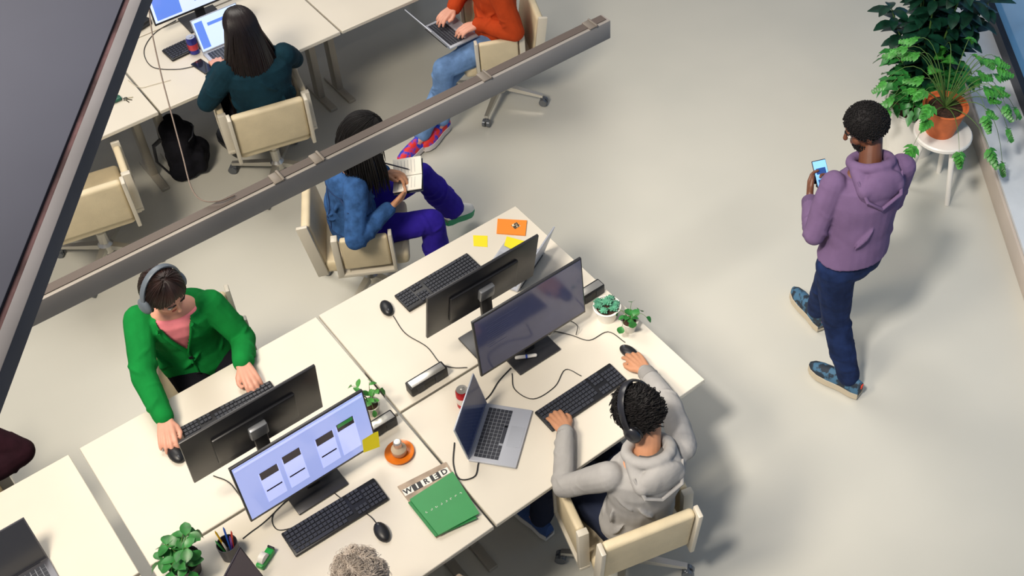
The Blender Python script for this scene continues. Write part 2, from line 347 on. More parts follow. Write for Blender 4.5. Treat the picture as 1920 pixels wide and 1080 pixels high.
def laptop(label, a, b, z, lid=12, body=None, screen=None, depth=.215, cat='laptop', keys=M_dkey, content=None):
    """a,b hinge ends seen from the user: a on the user's left"""
    a = V((a[0], a[1])); b = V((b[0], b[1])); mid = (a+b)/2; w = (b-a).length; rz = math.atan2((b-a).y, (b-a).x)
    body = body or M_silver
    root = thing('laptop', label, cat, (mid.x, mid.y, z), rz)   # local: x along hinge, user at -y
    mb = MB(); mb.box((0, -depth/2, .007), (w, depth, .013), .003); mb.build('base', body, root)
    mb = MB(); mb.box((0, -.075, .0137), (w*.86, .108, .001)); mb.build('key_deck', mat('deck_grey', '#9CA0A8', .4, .4), root)
    mb = MB()
    kx = w*.86/14
    for rr in range(6):
        for k in range(14):
            if rr == 5 and 4 <= k <= 8:
                if k == 6: mb.box((0, -.028-rr*.0185, .0155), (kx*4.8, .0155, .002), 0)
                continue
            mb.box((-w*.43+kx*(k+.5), -.028-rr*.0185, .0155), (kx-.003, .0155, .002), 0)
    mb.build('keycaps', keys, root)
    mb = MB(); mb.box((0, -.175, .0138), (.11, .062, .0008)); mb.build('trackpad', mat('trackpad', '#ABAFB8', .3, .3), root)
    Mx = Matrix.Rotation(R(-lid), 3, 'X'); c = Mx @ V((0, 0, depth/2)) + V((0, 0, .014))
    mb = MB(); mb.box(c, (w, .007, depth), .002, Mx); l = mb.build('lid', body, root)
    mb = MB(); mb.box(Mx @ V((0, -.0042, .002))+c, (w-.012, .001, depth-.014), 0, Mx); mb.build('screen', screen or scrmat('screen_navy', '#26304F', .25), l)
    if content:
        for (x, y, ww, hh) in content[0]: mb = MB(); mb.box(Mx @ V((x, -.0052, y))+c, (ww, .0006, hh), 0, Mx); mb.build('page_panel', content[1], l)
    mb = MB(); mb.tube([(-w*.4, .002, .012), (w*.4, .002, .012)], .006, 8); mb.build('hinge', M_dgrey, root)
    return root
laptop('open silver laptop with dark screen, keyboard side up next to red can', (.093, -.412), (.331, -.214), H, 12)
laptop('open silver laptop with yellow note on it, behind the black monitors', (1.107, .375), (.840, .242), H, 18, screen=scrmat('screen_grey', '#6C7078', .1))
laptop('open silver laptop with white and blue page beside the drink can', (.50, 3.0), (.80, 3.0), H, 16, screen=scrmat('screen_white', '#BCD0F2', .9), content=([(-.11, .0, .05, .17), (.03, .05, .18, .02)], scrmat('panel_blue', '#5D80D8', .8)))
laptop('open dark laptop beside the pencil cup at the bottom edge', (-1.105, -.513), (-.862, -.336), H, 14, body=mat('dark_laptop', '#2B2530', .35, .3), screen=scrmat('screen_purple', '#33263A', .15))
laptop('silver laptop on the lap of the person in rust sweater', (1.755, 2.215), (1.755, 2.515), .628, 32)
laptop('open dark grey laptop with blank screen at the lower left corner', (-1.83, .30), (-1.50, .30), H, 24, body=mat('space_grey', '#5A5A60', .3, .4), screen=mat('blank_screen', '#303136', .12, spec=.8))
# ------------------------------------------------------------------ people
def orth(f, up):
    f = f.normalized(); l = up.cross(f).normalized(); return f, l, f.cross(l)
def dirv(yaw, down=0): return V((math.cos(R(yaw))*math.cos(R(down)), math.sin(R(yaw))*math.cos(R(down)), -math.sin(R(down))))
def ik(a, t, l1, l2, pole):
    d = t-a; L = d.length
    if L > (l1+l2)*.985: k = L/((l1+l2)*.985); l1 *= k; l2 *= k
    u = d.normalized(); x = (l1*l1-l2*l2+L*L)/(2*L); h = math.sqrt(max(l1*l1-x*x, 0)); pv = (V(pole)-a); pv = pv-u*pv.dot(u)
    pv = pv.normalized() if pv.length > 1e-5 else u.orthogonal(); return a+u*x+pv*h
def lerp(a, b, t): return a+(b-a)*t
TB = [(-.16, .11, .085), (-.06, .155, .115), (.08, .165, .12), (.28, .145, .105), (.5, .148, .105), (.72, .165, .112), (.87, .165, .1), (.95, .12, .08), (1.02, .065, .055)]
def torso(mb, hip, neck, lh, ls, extra, t0, t1, n=28, back=.02, wide=1.0):
    T = neck-hip; rings = []
    for t, w, d in TB:
        if t < t0 or t > t1: continue
        l = lerp(lh, ls, min(max(t, 0), 1)).normalized(); fd = l.cross(T).normalized(); c = hip+T*t-fd*(back*math.sin(math.pi*min(max(t, 0), 1)))
        ex = extra*(1 if t < .9 else .4)
        rings.append([c+l*((w*wide+ex)*math.cos(2*math.pi*k/n))+fd*((d*wide+ex)*math.sin(2*math.pi*k/n)) for k in range(n)])
    mb.loft(rings)
def limb(mb, a, b, c, r, n=14):
    pts = []; rad = []
    for i in range(6): t = i/5; pts.append(lerp(a, b, t)); rad.append(lerp(r[0], r[1], t*2) if t < .5 else lerp(r[1], r[2], t*2-1))
    mb.tube(pts, rad, n, rnd=True); pts = []; rad = []
    for i in range(6): t = i/5; pts.append(lerp(b, c, t)); rad.append(lerp(r[2], r[3], t*2) if t < .5 else lerp(r[3], r[4], t*2-1))
    mb.tube(pts, rad, n, rnd=True)
def creases(mb, a, b, c, ra, rb, rnd, n=7, k_=1.0):
    """soft cloth ridges running around the sleeve or leg, close to the joint and toward the cuff"""
    for i in range(n):
        if i < n*.5: t = rnd.uniform(.35, 1); p = lerp(a, b, t); ax = (b-a).normalized(); r = ra
        else: t = rnd.uniform(0, .95); p = lerp(b, c, t); ax = (c-b).normalized(); r = lerp(ra, rb, t)
        e1 = ax.orthogonal().normalized(); e2 = ax.cross(e1); s0 = rnd.uniform(0, 6.28); tl = rnd.uniform(-.7, .7); sp = rnd.uniform(1.4, 2.8)
        pts = []; rr = []
        for k in range(9):
            u = k/8; an = s0+sp*u; pts.append(p+(e1*math.cos(an)+e2*math.sin(an))*(r*.97)+ax*(tl*r*2*(u-.5))); rr.append(.002+.0095*k_*math.sin(math.pi*u))
        mb.tube(pts, rr, 6)
def hand(mb, w, Dv, N, side, curl, spread=1.0, sc=1.0):
    Dv = Dv.normalized(); N = (N-Dv*N.dot(Dv)).normalized(); S = N.cross(Dv) if side == 'R' else Dv.cross(N)
    for off, kl, L in ((.030, .086, .070), (.010, .092, .079), (-.011, .088, .073), (-.030, .080, .057)):
        k = w+Dv*(kl*sc)+S*(off*sc); mb.tube([w+S*(off*.5), lerp(w, k, .6)+S*(off*.2), k], [.019*sc, .0155*sc, .0115*sc], 10, rnd=True)
        a = 0; p = k; pts = [k]; rr = [.0108*sc]
        fd = (Dv+S*(off*3.5*spread)).normalized()
        for i, seg in enumerate((.45, .31, .24)):
            a += curl*(.75 if i == 0 else 1.0); p = p+(fd*math.cos(a)-N*math.sin(a))*(L*seg*sc); pts.append(p); rr.append((.0100, .0090, .0078)[i]*sc)
        mb.tube(pts, rr, 8, rnd=True)
    t0 = w+Dv*.018*sc+S*.016*sc; t1 = w+Dv*.05*sc+S*.046*sc-N*.008*sc; t2 = w+Dv*.078*sc+S*.056*sc-N*.014*sc; t3 = w+Dv*.100*sc+S*.052*sc-N*.018*sc
    mb.tube([t0, t1, t2, t3], [.018*sc, .0135*sc, .0112*sc, .0085*sc], 10, rnd=True)
def shoe(root, ank, yaw, mu, msole, o0, pitch=0, acc=None, sc=1.0):
    Dv = dirv(yaw, pitch); S = V((-math.sin(R(yaw)), math.cos(R(yaw)), 0)); N = Dv.cross(S)
    base = ank-N*.085-Dv*.06*sc; prof = [(-.005, .028), (.03, .037), (.09, .036), (.16, .046), (.21, .047), (.25, .034), (.27, .014)]
    prof = [(x*1.02*sc, w*sc) for x, w in prof]
    poly = [base+Dv*x+S*w for x, w in prof]+[base+Dv*x-S*w for x, w in reversed(prof)]
    mb = MB(); mb.prism(poly, N*.036*sc); sh = mb.build('sole', msole, None, o0)
    mb = MB(); hs = [.08, .09, .085, .066, .049, .037, .022]
    rings = []
    for (x, w), h in zip(prof, hs): rings.append([base+N*.028*sc+Dv*x+S*(w*.92*math.cos(math.pi*k/10))+N*(h*math.sin(math.pi*k/10)) for k in range(11)]+[base+N*.02+Dv*x-S*w*.85, base+N*.02+Dv*x+S*w*.85])
    mb.loft(rings); up = mb.build('shoe', mu, root, o0, 60)
    sh.parent = up
    mb = MB()
    for i in range(4):
        x = (.105+i*.022)*sc; h = .090-.010*i; mb.tube([base+Dv*x+S*.022+N*(h-.002), base+Dv*x+N*(h+.012), base+Dv*x-S*.022+N*(h-.002)], .003, 6)
    mb.build('laces', acc or msole, up, o0)
    if acc: mb = MB(); mb.box(base+N*.085-Dv*.006, (.012, .02, .03), .003, Matrix((Dv, S, N)).transposed()); mb.build('heel_tab', acc, up, o0)
def hairmesh(mb, hc, F, L, U, kind, ln=.3, torso_back=None):
    c = hc+U*.022-F*.012
    def pt(th, ph, k=1.0): return c+F*(math.sin(th)*math.cos(ph)*.1*k)+L*(math.sin(th)*math.sin(ph)*.084*k)+U*(math.cos(th)*.108*k)
    n = 28; rings = []; fc = .52 if kind == 'bob' else .46
    for i in range(10):
        ring = []
        for k in range(n):
            ph = 2*math.pi*k/n; fr = max(0, math.cos(ph)); tm = R(116 if kind in ('bob', 'long') else 112)*(1-fc*fr**1.5); th = .03+tm*i/9; ring.append(pt(th, ph, 1.03))
        rings.append(ring)
    mb.loft(rings)
    rnd = random.Random(7)
    if kind == 'afro':
        for i in range(1900):
            z = rnd.uniform(-.42, 1); ph = rnd.uniform(-math.pi, math.pi); th = math.acos(z); fr = max(0, math.cos(ph))
            if th > R(115)*(1-.44*fr**1.5): continue
            mb.ell(pt(th, ph, rnd.uniform(1.02, 1.07)), rnd.uniform(.0028, .0045), n=5, m=3)
        return
    if kind in ('tousle', 'curly'):
        for i in range(2600 if kind == 'tousle' else 5200):
            z = rnd.uniform(-.55, 1); ph = rnd.uniform(-math.pi, math.pi); th = math.acos(z); fr = max(0, math.cos(ph))
            if th > R(118)*(1-.46*fr**1.5): continue
            p = pt(th, ph, 1.0); nn = (p-c).normalized(); sw = pt(th+.1, ph+(.35 if kind == 'tousle' else .6*math.sin(ph*5+z*7)), 1.0)-p; sw = (sw.normalized()+V((rnd.uniform(-.5, .5), rnd.uniform(-.5, .5), rnd.uniform(-.3, .3)))*(1 if kind == 'tousle' else .7)).normalized()
            Ln = rnd.uniform(.016, .032) if kind == 'tousle' else rnd.uniform(.02, .042); cx = nn.cross(sw)*rnd.uniform(-.6, .6)
            pts = [p+nn*(Ln*.5*math.sin(t*2.4))+sw*(Ln*t)+cx*(Ln*math.sin(t*3)*.5) for t in (0, .25, .5, .75, 1)]
            q = .0026 if kind == 'tousle' else .0010
            mb.tube(pts, [q, q*1.2, q*1.1, q*.8, q*.3], 4 if kind == 'tousle' else 3)
        return
    N = {'bob': 420, 'long': 800}[kind]
    for i in range(N):
        ph = rnd.uniform(-math.pi, math.pi); fr = max(0, math.cos(ph))
        if kind == 'long' and fr > .75 and rnd.random() < .7: continue
        tm = R({'bob': 118, 'long': 105}[kind])*(1-(.50 if kind == 'bob' else .42)*fr**1.5)*rnd.uniform(.85, 1.03); k = rnd.uniform(1.03, 1.09)
        wob = rnd.uniform(-.12, .12); s0 = rnd.uniform(0, .45)
        pts = [pt(.08+tm*(s0+(1-s0)*s/6), ph+wob*(1-s/6), k) for s in range(7)]
        rad = [.002, .004, .005, .005, .0048, .0045, .002]
        if abs(ph) > (.9 if kind == 'long' else 1.35):
            Ln = ln*rnd.uniform(.78, 1.05); out = (pts[-1]-c); out = (out-U*out.dot(U)).normalized(); m = 9; rad = rad[:-1]+[.0045]; p0 = pts[-1]
            sw = rnd.uniform(-1, 1)
            for s in range(1, m+1):
                t = s/m; pts.append(p0-V((0, 0, 1))*(Ln*t)+out*(.06*math.sin(min(t*2.2, 1.57)) if kind == 'long' else -.02*t)+L*(.006*math.sin(t*6+ph*3)+sw*.025*t)); rad.append(.0048*(1-t*.7))
        mb.tube(pts, rad, 4)
def person(label, o0, hip, neck, head, yh, ys, face, el, wr, hd, kn, an, toe, c, pal=None):
    o0 = V(o0); hip, neck, head = V(hip), V(neck), V(head)
    root = thing('person', label, 'person', tuple(o0))
    fh = dirv(yh); lh = V((-fh.y, fh.x, 0)); fs = dirv(ys); ls = V((-fs.y, fs.x, 0)); T = (neck-hip)
    F, L, U = orth(dirv(*face), V((0, 0, 1))); U = F.cross(L)
    ts = c.get('size', 1.0); sw = c.get('sh', .165); rnc = random.Random(len(label))
    skin = c['skin']; mb = MB()
    torso(mb, hip, neck, lh, ls, -.014, -.2, 1.1, wide=.95)
    A = (F, L, U)
    mb.ell(head+U*.024-F*.012, (.093, .075, .098), A, 24, 14); mb.ell(head+F*.022-U*.04, (.062, .058, .072), A, 18, 12); mb.ell(head+F*.052-U*.09, (.028, .030, .022), A)
    mb.tube([head+F*.082+U*.018, head+F*.098-U*.008, head+F*.104-U*.022], [.007, .010, .013], 8, rnd=True)
    mb.ell(head+F*.07+U*.03, (.018, .05, .012), A); mb.ell(head+F*.072-U*.052, (.016, .024, .014), A)
    for s in (-1, 1): mb.ell(head+L*(s*.077)-U*.008-F*.005, (.016, .008, .03), A, 10, 8); mb.ell(head+L*(s*.036)+F*.05-U*.025, (.028, .024, .024), A)
    mb.tube([neck-T.normalized()*.06, neck, head-U*.06-F*.01], [.07, .055, .05], 16, rnd=True)
    E = {}; TN = T.normalized()
    for sd, s in (('L', 1), ('R', -1)):
        sh = neck-TN*.055+ls*(s*sw); w = V(wr[sd]); e = ik(sh, w, .275*ts, .25*ts, el[sd]); E[sd] = (sh, e, w)
        limb(mb, sh, e, w, (.050, .042, .035, .034, .025)); hand(mb, w, V(hd[sd][0]), V(hd[sd][1]), sd, hd[sd][2])
        hp = hip+lh*(s*.085)-TN*.02; a = V(an[sd]); k = ik(hp, a, .43*ts, .41*ts, kn[sd]); E['k'+sd] = (hp, k, a)
        limb(mb, hp, k, a, (.078, .067, .05, .048, .034)); mb.tube([a, a+dirv(toe[sd][0], toe[sd][1])*.09-V((0, 0, .03))], [.034, .026], 10, rnd=True)
    body = mb.build('body', skin, root, o0); remesh(body, .0048, 2)
    for s in (-1, 1):
        m = MB(); m.ell(head+F*.0765+L*(s*.031)+U*.008, (.010, .0135, .009), A); e = m.build('eye', mat('eye_white', '#D8D2C8', .2), root, o0)
        m = MB(); m.ell(head+F*.0845+L*(s*.031)+U*.006, (.003, .005, .005), A); m.build('iris', mat('iris', '#2A1A10', .2), e, o0)
        m = MB(); m.tube([head+F*.088+L*(s*.012)+U*.030, head+F*.088+L*(s*.032)+U*.036, head+F*.076+L*(s*.05)+U*.028], [.003, .0042, .002], 6); m.build('eyebrow', c['hairm'], root, o0)
    m = MB(); m.ell(head+F*.085-U*.052, (.006, .020, .0065), A); m.build('lips', mat('lips_'+skin.name, c.get('lip', '#B0594E'), .4), root, o0)
    if c.get('beard'):
        m = MB(); rb = random.Random(3)
        for i in range(260):
            ph = rb.uniform(-1.5, 1.5); z = rb.uniform(-.112, -.03-.02*abs(math.cos(ph*2)))
            if abs(ph) < .35 and -.06 < z: continue
            m.ell(head+F*(.022+.064*math.cos(ph))+L*(.061*math.sin(ph))+U*z-F*(.02*max(0, (-z-.08)/.03)), .0045, n=5, m=3)
        m.build('beard', c['hairm'], root, o0, 80, False)
    ex = c.get('bag', .016); tm = MB(); se = c.get('slv', ex)
    torso(tm, hip, neck, lh, ls, ex, c.get('hem', -.06), .97)
    for sd in 'LR':
        sh, e, w = E[sd]; wc = lerp(e, w, c.get('cuff', .96)); limb(tm, sh, e, wc, tuple(v+se*.85 for v in (.055, .048, .042, .040, .030)))
        creases(tm, sh, e, wc, .043+se*.85, .032+se*.85, rnc, 12, c.get('crk', 1.0))
    fd = ls.cross(TN).normalized()
    for i in range(14):
        t0 = rnc.uniform(.02, .75); a0 = rnc.uniform(0, 6.28); sp = rnc.uniform(-.9, .9); pts = []; rr = []
        for k in range(9):
            u = k/8; t = t0+.22*(u-.5)*.9; an = a0+sp*u; wv = .155+ex*.93; dv = .112+ex*.93
            pts.append(hip+T*t-fd*(.02*math.sin(math.pi*min(max(t, 0), 1)))+lh.lerp(ls, min(max(t, 0), 1))*(wv*math.cos(an))+fd*(dv*math.sin(an))); rr.append(.003+.010*c.get('crk', 1.0)*math.sin(math.pi*u))
        tm.tube(pts, rr, 6)
    top = tm.build(c['topname'], c['top'], root, o0); remesh(top, .006, 5, c.get('fold', .012), .12)
    if c.get('ribs'):
        for sd in 'LR':
            sh, e, w = E[sd]; d = (w-e).normalized(); wc = lerp(e, w, .96); m = MB(); m.tube([wc-d*.05, wc-d*.03, wc, wc+d*.008], [.036+se*.6, .037+se*.5, .036+se*.4, .030], 20); m.build('cuff', c['ribm'], top, o0)
    if c.get('seams'):
        # jacket yoke across the back, centre seams and shoulder seams
        m = MB(); me = top.data; bv = BVHTree.FromPolygons([v.co for v in me.vertices], [list(q.vertices) for q in me.polygons])
        def sf(an, h):
            cc = hip+T*h-o0; dd = (ls*math.cos(an)+fd*math.sin(an)); hit = bv.ray_cast(cc+dd*.5, -dd); return (hit[0] if hit[0] else cc+dd*.16)+o0+dd*.001
        for h in (.70, .08): m.tube([sf(R(a), h) for a in range(190, 351, 16)], .0035, 5)
        for a in (235, 305): m.tube([sf(R(a+(270-a)*.25*u/6), .08+.62*u/6) for u in range(7)], .0035, 5)
        m.build('seams', c['seams'], top, o0)
    pm = MB(); torso(pm, hip, neck, lh, ls, .008, -.2, .1)
    px = c.get('pbag', .010)
    for sd in 'LR':
        hp, k, a = E['k'+sd]; ac = lerp(k, a, .93); limb(pm, hp, k, ac, tuple(v+px for v in (.085, .074, .058, .054, .046)) if not c.get('wide') else (.09, .082, .070, .072, .078))
        creases(pm, hp, k, ac, (.058+px) if not c.get('wide') else .070, (.046+px) if not c.get('wide') else .077, rnc, 14)
    pn = pm.build('trousers', c['pants'], root, o0); remesh(pn, .007, 3, .010, .09)
    for sd in 'LR': shoe(root, E['k'+sd][2], toe[sd][0], c['shoe'][0], c['shoe'][1], o0, toe[sd][1], c['shoe'][2], c.get('shoesc', 1.0))
    hm = MB(); hairmesh(hm, head, F, L, U, c['hair'], c.get('hl', .1)); hm.build('hair', c['hairm'], root, o0, 80, False)
    if c.get('hood'):
        m = MB(); hc = neck+TN*.015; ring = []
        for k in range(17):
            a = 2*math.pi*k/16; ring.append(hc+ls*(.092*math.cos(a))+fs*(.085*math.sin(a)+.0)+TN*(.01-.03*math.sin(a)))
        m.tube(ring, .026, 12); bk = hc-fs*.115-TN*.045
        m.ell(bk, (.048, .115, .085), (fs, ls, TN), 20, 12); m.ell(bk-TN*.06-fs*.010, (.035, .07, .06), (fs, ls, TN), 16, 10)
        m.tube([hc+ls*.085-fs*.03, bk+ls*.08], [.035, .04], 10, rnd=True); m.tube([hc-ls*.085-fs*.03, bk-ls*.08], [.035, .04], 10, rnd=True)
        h = m.build('hood', c['top'], top, o0); remesh(h, .006, 4, .006, .07)
        m = MB(); m.tube([bk+ls*.112+TN*.045+fs*.02, bk+ls*.085-TN*.025-fs*.045, bk-TN*.085-fs*.047, bk-ls*.085-TN*.025-fs*.045, bk-ls*.112+TN*.045+fs*.02], [.006, .010, .011, .010, .006], 10); m.build('hood_seam', c['top'], h, o0)
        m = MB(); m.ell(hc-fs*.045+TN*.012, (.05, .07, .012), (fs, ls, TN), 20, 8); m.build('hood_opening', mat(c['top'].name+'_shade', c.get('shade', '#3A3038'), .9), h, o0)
    return dict(root=root, F=F, L=L, U=U, head=head, o0=o0, top=top, neck=neck, fs=fs, ls=ls, TN=TN, E=E, hip=hip)
S_pale = mat('skin_fair', '#DCA088', .5, var=.05, vs=20); S_tan = mat('skin_tan', '#BC8664', .5, var=.05, vs=20); S_dark = mat('skin_brown', '#6A412D', .45, var=.08, vs=20)
def cloth(name, col, var=.05, b=.2, bs=260, fold=.16, **k): return mat(name, col, .9, var=var, vs=k.pop('vs', 14), bump=b, bs=bs, bd=.003, spec=.15, fold=fold, **k)
HD_k = ((0, 1, -.15), (0, 0, 1), .38)
M_hairblk = mat('hair_black', '#0E0B0B', .7, var=.4, vs=40, spec=.3); M_hairbrn = mat('hair_dark_brown', '#24130F', .5, var=.5, vs=30, stretch=(1, 1, .2)); M_hairlong = mat('hair_chestnut', '#160C0C', .38, vs=7, var=.5, stretch=(1, 1, .5)); M_hairgry = mat('hair_grey', '#B4A89C', .7, var=.3, vs=30)
aL = P(1593, 712, .10); aR = P(1531, 584, .10)
p6 = person('man standing in purple hoodie and jeans looking at his phone', (2.2, -.7, 0), (2.125, -.755, .95), (2.205, -.71, 1.47), (2.23, -.63, 1.635), 82, 70, (138, 26),
 {'L': (1.93, -.66, 1.12), 'R': (2.5, -.90, 1.1)}, {'L': (2.105, -.475, 1.14), 'R': (2.285, -.52, 1.13)}, {'L': ((.55, .6, .3), (-.8, -.1, -.3), .45), 'R': ((-.35, .8, .3), (.7, -.2, -.2), .6)},
 {'L': (2.3, .0, .5), 'R': (2.4, .3, .5)}, {'L': tuple(aL), 'R': tuple(aR)}, {'L': (103, 0), 'R': (76, 0)},
 dict(skin=S_dark, lip='#5A2E26', beard=1, top=cloth('purple_fleece', '#705A7B'), topname='hoodie', hair='afro', hairm=M_hairblk, hood=1, shade='#3E3146', ribs=1, ribm=cloth('purple_rib', '#63506E'), pants=cloth('dark_denim', '#1B2A4E', .3, .3, 200), bag=.024, slv=.014, pbag=.014, shoesc=1.1, shoe=(mat('sneaker_navy', '#1A2734', .7, col2='#3C6480', vs=26), mat('sole_tan', '#BDB19A', .7), mat('lace_red', '#D8402C', .6)), hem=0, sh=.178, cuff=.93))
p5 = person('man seated from behind in grey hoodie wearing black headphones', (.58, -.95, 0), (.565, -.99, .555), (.61, -1.01, 1.0), (.64, -.92, 1.155), 84, 76, (118, 36),
 {'L': (.30, -.83, .75), 'R': (1.0, -1.0, .82)}, {'L': (.50, -.585, .79), 'R': (.985, -.555, .79)}, {'L': ((.2, 1, -.12), (0, 0, 1), .34), 'R': ((.18, 1, -.08), (0, 0, 1), .3)},
 {'L': (.45, -.2, .8), 'R': (.75, -.2, .8)}, {'L': (.37, -.52, .10), 'R': (.68, -.48, .10)}, {'L': (95, 0), 'R': (80, 0)},
 dict(skin=S_tan, top=cloth('grey_melange', '#9E9C99', .05), topname='hoodie', hair='tousle', hairm=M_hairblk, hood=1, shade='#4E4C4A', ribs=1, ribm=cloth('grey_rib', '#8C8A87'), pants=cloth('navy_cotton', '#22283A'), bag=.016, slv=.011, crk=.85, shoe=(mat('sneaker_blue', '#2F4F86', .7), M_white, None), sh=.172, size=1.04))
p4 = person('woman in bright green cardigan and pink top wearing grey headphones, typing', (-.5, 1.1, 0), (-.52, 1.05, .555), (-.565, 1.0, 1.01), (-.585, .94, 1.17), -98, -112, (-74, 30),
 {'L': (-.38, .76, .76), 'R': (-.98, .93, .80)}, {'L': (-.43, .655, .80), 'R': (-.84, .595, .80)}, {'L': ((-.08, -1, -.18), (0, 0, 1), .34), 'R': ((-.35, -.9, -.1), (0, 0, 1), .3)},
 {'L': (-.4, .3, .8), 'R': (-.65, .3, .8)}, {'L': (-.40, .62, .10), 'R': (-.62, .62, .10)}, {'L': (-90, 0), 'R': (-95, 0)},
 dict(skin=S_pale, top=cloth('green_knit', '#128038', .08, .3, 150), topname='cardigan', hair='bob', hl=.02, hairm=M_hairbrn, pants=cloth('black_cotton', '#15151C'), bag=.024, slv=.018, shoe=(M_black, M_white, None), sh=.16, cuff=.93, hem=-.2, size=.92))
p3 = person('woman in blue denim jacket and purple trousers writing in a notebook', (.58, 1.36, 0), (.545, 1.375, .555), (.60, 1.345, 1.0), (.665, 1.315, 1.15), -30, -25, (-25, 42),
 {'L': (.72, 1.65, .75), 'R': (.42, 1.05, .66)}, {'L': (.745, 1.315, .84), 'R': (.655, 1.135, .76)}, {'L': ((.6, -.75, 0), (.3, .3, .9), .55), 'R': ((.95, .15, .1), (-.2, -.6, -.5), .5)},
 {'L': (1.1, 1.35, 1.2), 'R': (1.0, 1.1, .9)}, {'L': (1.17, 1.385, .24), 'R': (.89, 1.12, .10)}, {'L': (20, 25), 'R': (-30, 0)},
 dict(skin=S_tan, top=cloth('blue_denim', '#34588A', .3, .35, 200, fold=.3, vs=22), topname='denim_jacket', seams=mat('denim_seam', '#1D3560', .9), hair='long', hl=.27, hairm=M_hairblk, pants=cloth('purple_cotton', '#2E2090', .12, fold=.3), bag=.014, wide=1, shoe=(mat('sneaker_white', '#E6E4DC', .6), mat('sole_green', '#1F9160', .6), None), sh=.16))
p1 = person('woman from behind with very long dark hair and teal sweater at laptop', (.62, 2.5, 0), (.61, 2.46, .555), (.62, 2.46, 1.0), (.605, 2.50, 1.17), 78, 80, (88, 28),
 {'L': (.25, 2.45, .75), 'R': (1.0, 2.45, .75)}, {'L': (.50, 2.76, .79), 'R': (.74, 2.79, .79)}, {'L': ((.2, 1, -.1), (0, 0, 1), .35), 'R': ((-.1, 1, -.1), (0, 0, 1), .35)},
 {'L': (.5, 3.2, .8), 'R': (.75, 3.2, .8)}, {'L': (.50, 2.92, .10), 'R': (.75, 2.92, .10)}, {'L': (90, 0), 'R': (85, 0)},
 dict(skin=S_pale, top=cloth('teal_knit', '#12303C', .15, .4, 150), topname='sweater', hair='long', hl=.60, hairm=M_hairlong, pants=cloth('black_cotton', '#15151C'), bag=.024, slv=.020, shoe=(M_black, M_black, None), sh=.165))
aR2 = P(788, 258, .10)
p2 = person('seated person in rust orange sweater and light blue jeans with laptop on lap', (2.14, 2.28, 0), (2.15, 2.28, .555), (2.13, 2.29, 1.02), (2.06, 2.31, 1.18), 162, 165, (165, 40),
 {'L': (2.2, 1.9, .78), 'R': (2.3, 2.7, .8)}, {'L': (1.985, 2.225, .715), 'R': (1.96, 2.46, .72)}, {'L': ((-1, .25, -.1), (0, 0, 1), .35), 'R': ((-1, -.2, -.1), (0, 0, 1), .35)},
 {'L': (1.4, 2.25, .9), 'R': (1.4, 2.5, .9)}, {'L': (1.63, 2.225, .10), 'R': tuple(aR2)}, {'L': (202, 0), 'R': (195, 0)},
 dict(skin=S_pale, top=cloth('rust_fleece', '#B4421C', .08), topname='sweater', hair='bob', hl=.05, hairm=M_hairbrn, ribs=1, ribm=cloth('rust_rib', '#9E3818'), pants=cloth('light_denim', '#6A8BB8', .2, .4, 200, fold=.3), bag=.026, slv=.022, pbag=.010, shoe=(mat('sneaker_blue_red', '#2440C8', .6, col2='#E02A24', vs=17), mat('sole_pale', '#D8D0CC', .6), mat('lace_blue', '#2B3FB8', .6)), sh=.18))
p7 = person('person with curly grey hair cut by the bottom edge', (-.62, -1.0, 0), (-.64, -1.06, .555), (-.63, -.93, 1.0), (-.63, -.835, 1.14), 90, 90, (90, 35),
 {'L': (-1.0, -.9, .7), 'R': (-.2, -.9, .7)}, {'L': (-.72, -.80, .80), 'R': (-.5, -.80, .80)}, {'L': HD_k, 'R': HD_k},
 {'L': (-.7, -.3, .8), 'R': (-.5, -.3, .8)}, {'L': (-.72, -.5, .10), 'R': (-.5, -.5, .10)}, {'L': (90, 0), 'R': (90, 0)},
 dict(skin=S_pale, top=cloth('beige_knit', '#8A7C6C'), topname='sweater', hair='curly', hairm=M_hairgry, pants=cloth('black_cotton', '#15151C'), shoe=(M_black, M_black, None)))
p8 = person('person in dark maroon sweater mostly outside the left edge', (-1.76, 1.08, 0), (-1.76, 1.06, .555), (-1.72, 1.0, .99), (-1.78, .93, 1.14), -90, -90, (-90, 35),
 {'L': (-1.28, .97, .78), 'R': (-2.2, .95, .75)}, {'L': (-1.64, .82, .79), 'R': (-1.91, .72, .79)}, {'L': ((-.9, -.4, 0), (0, 0, 1), .35), 'R': ((0, -1, -.1), (0, 0, 1), .35)},
 {'L': (-1.65, .3, .8), 'R': (-1.85, .3, .8)}, {'L': (-1.65, .65, .10), 'R': (-1.85, .65, .10)}, {'L': (-90, 0), 'R': (-90, 0)},
 dict(skin=S_tan, top=cloth('maroon_knit', '#271019', .2), topname='sweater', hair='tousle', hairm=M_hairbrn, pants=cloth('black_cotton', '#15151C'), bag=.024, shoe=(M_black, M_black, None)))
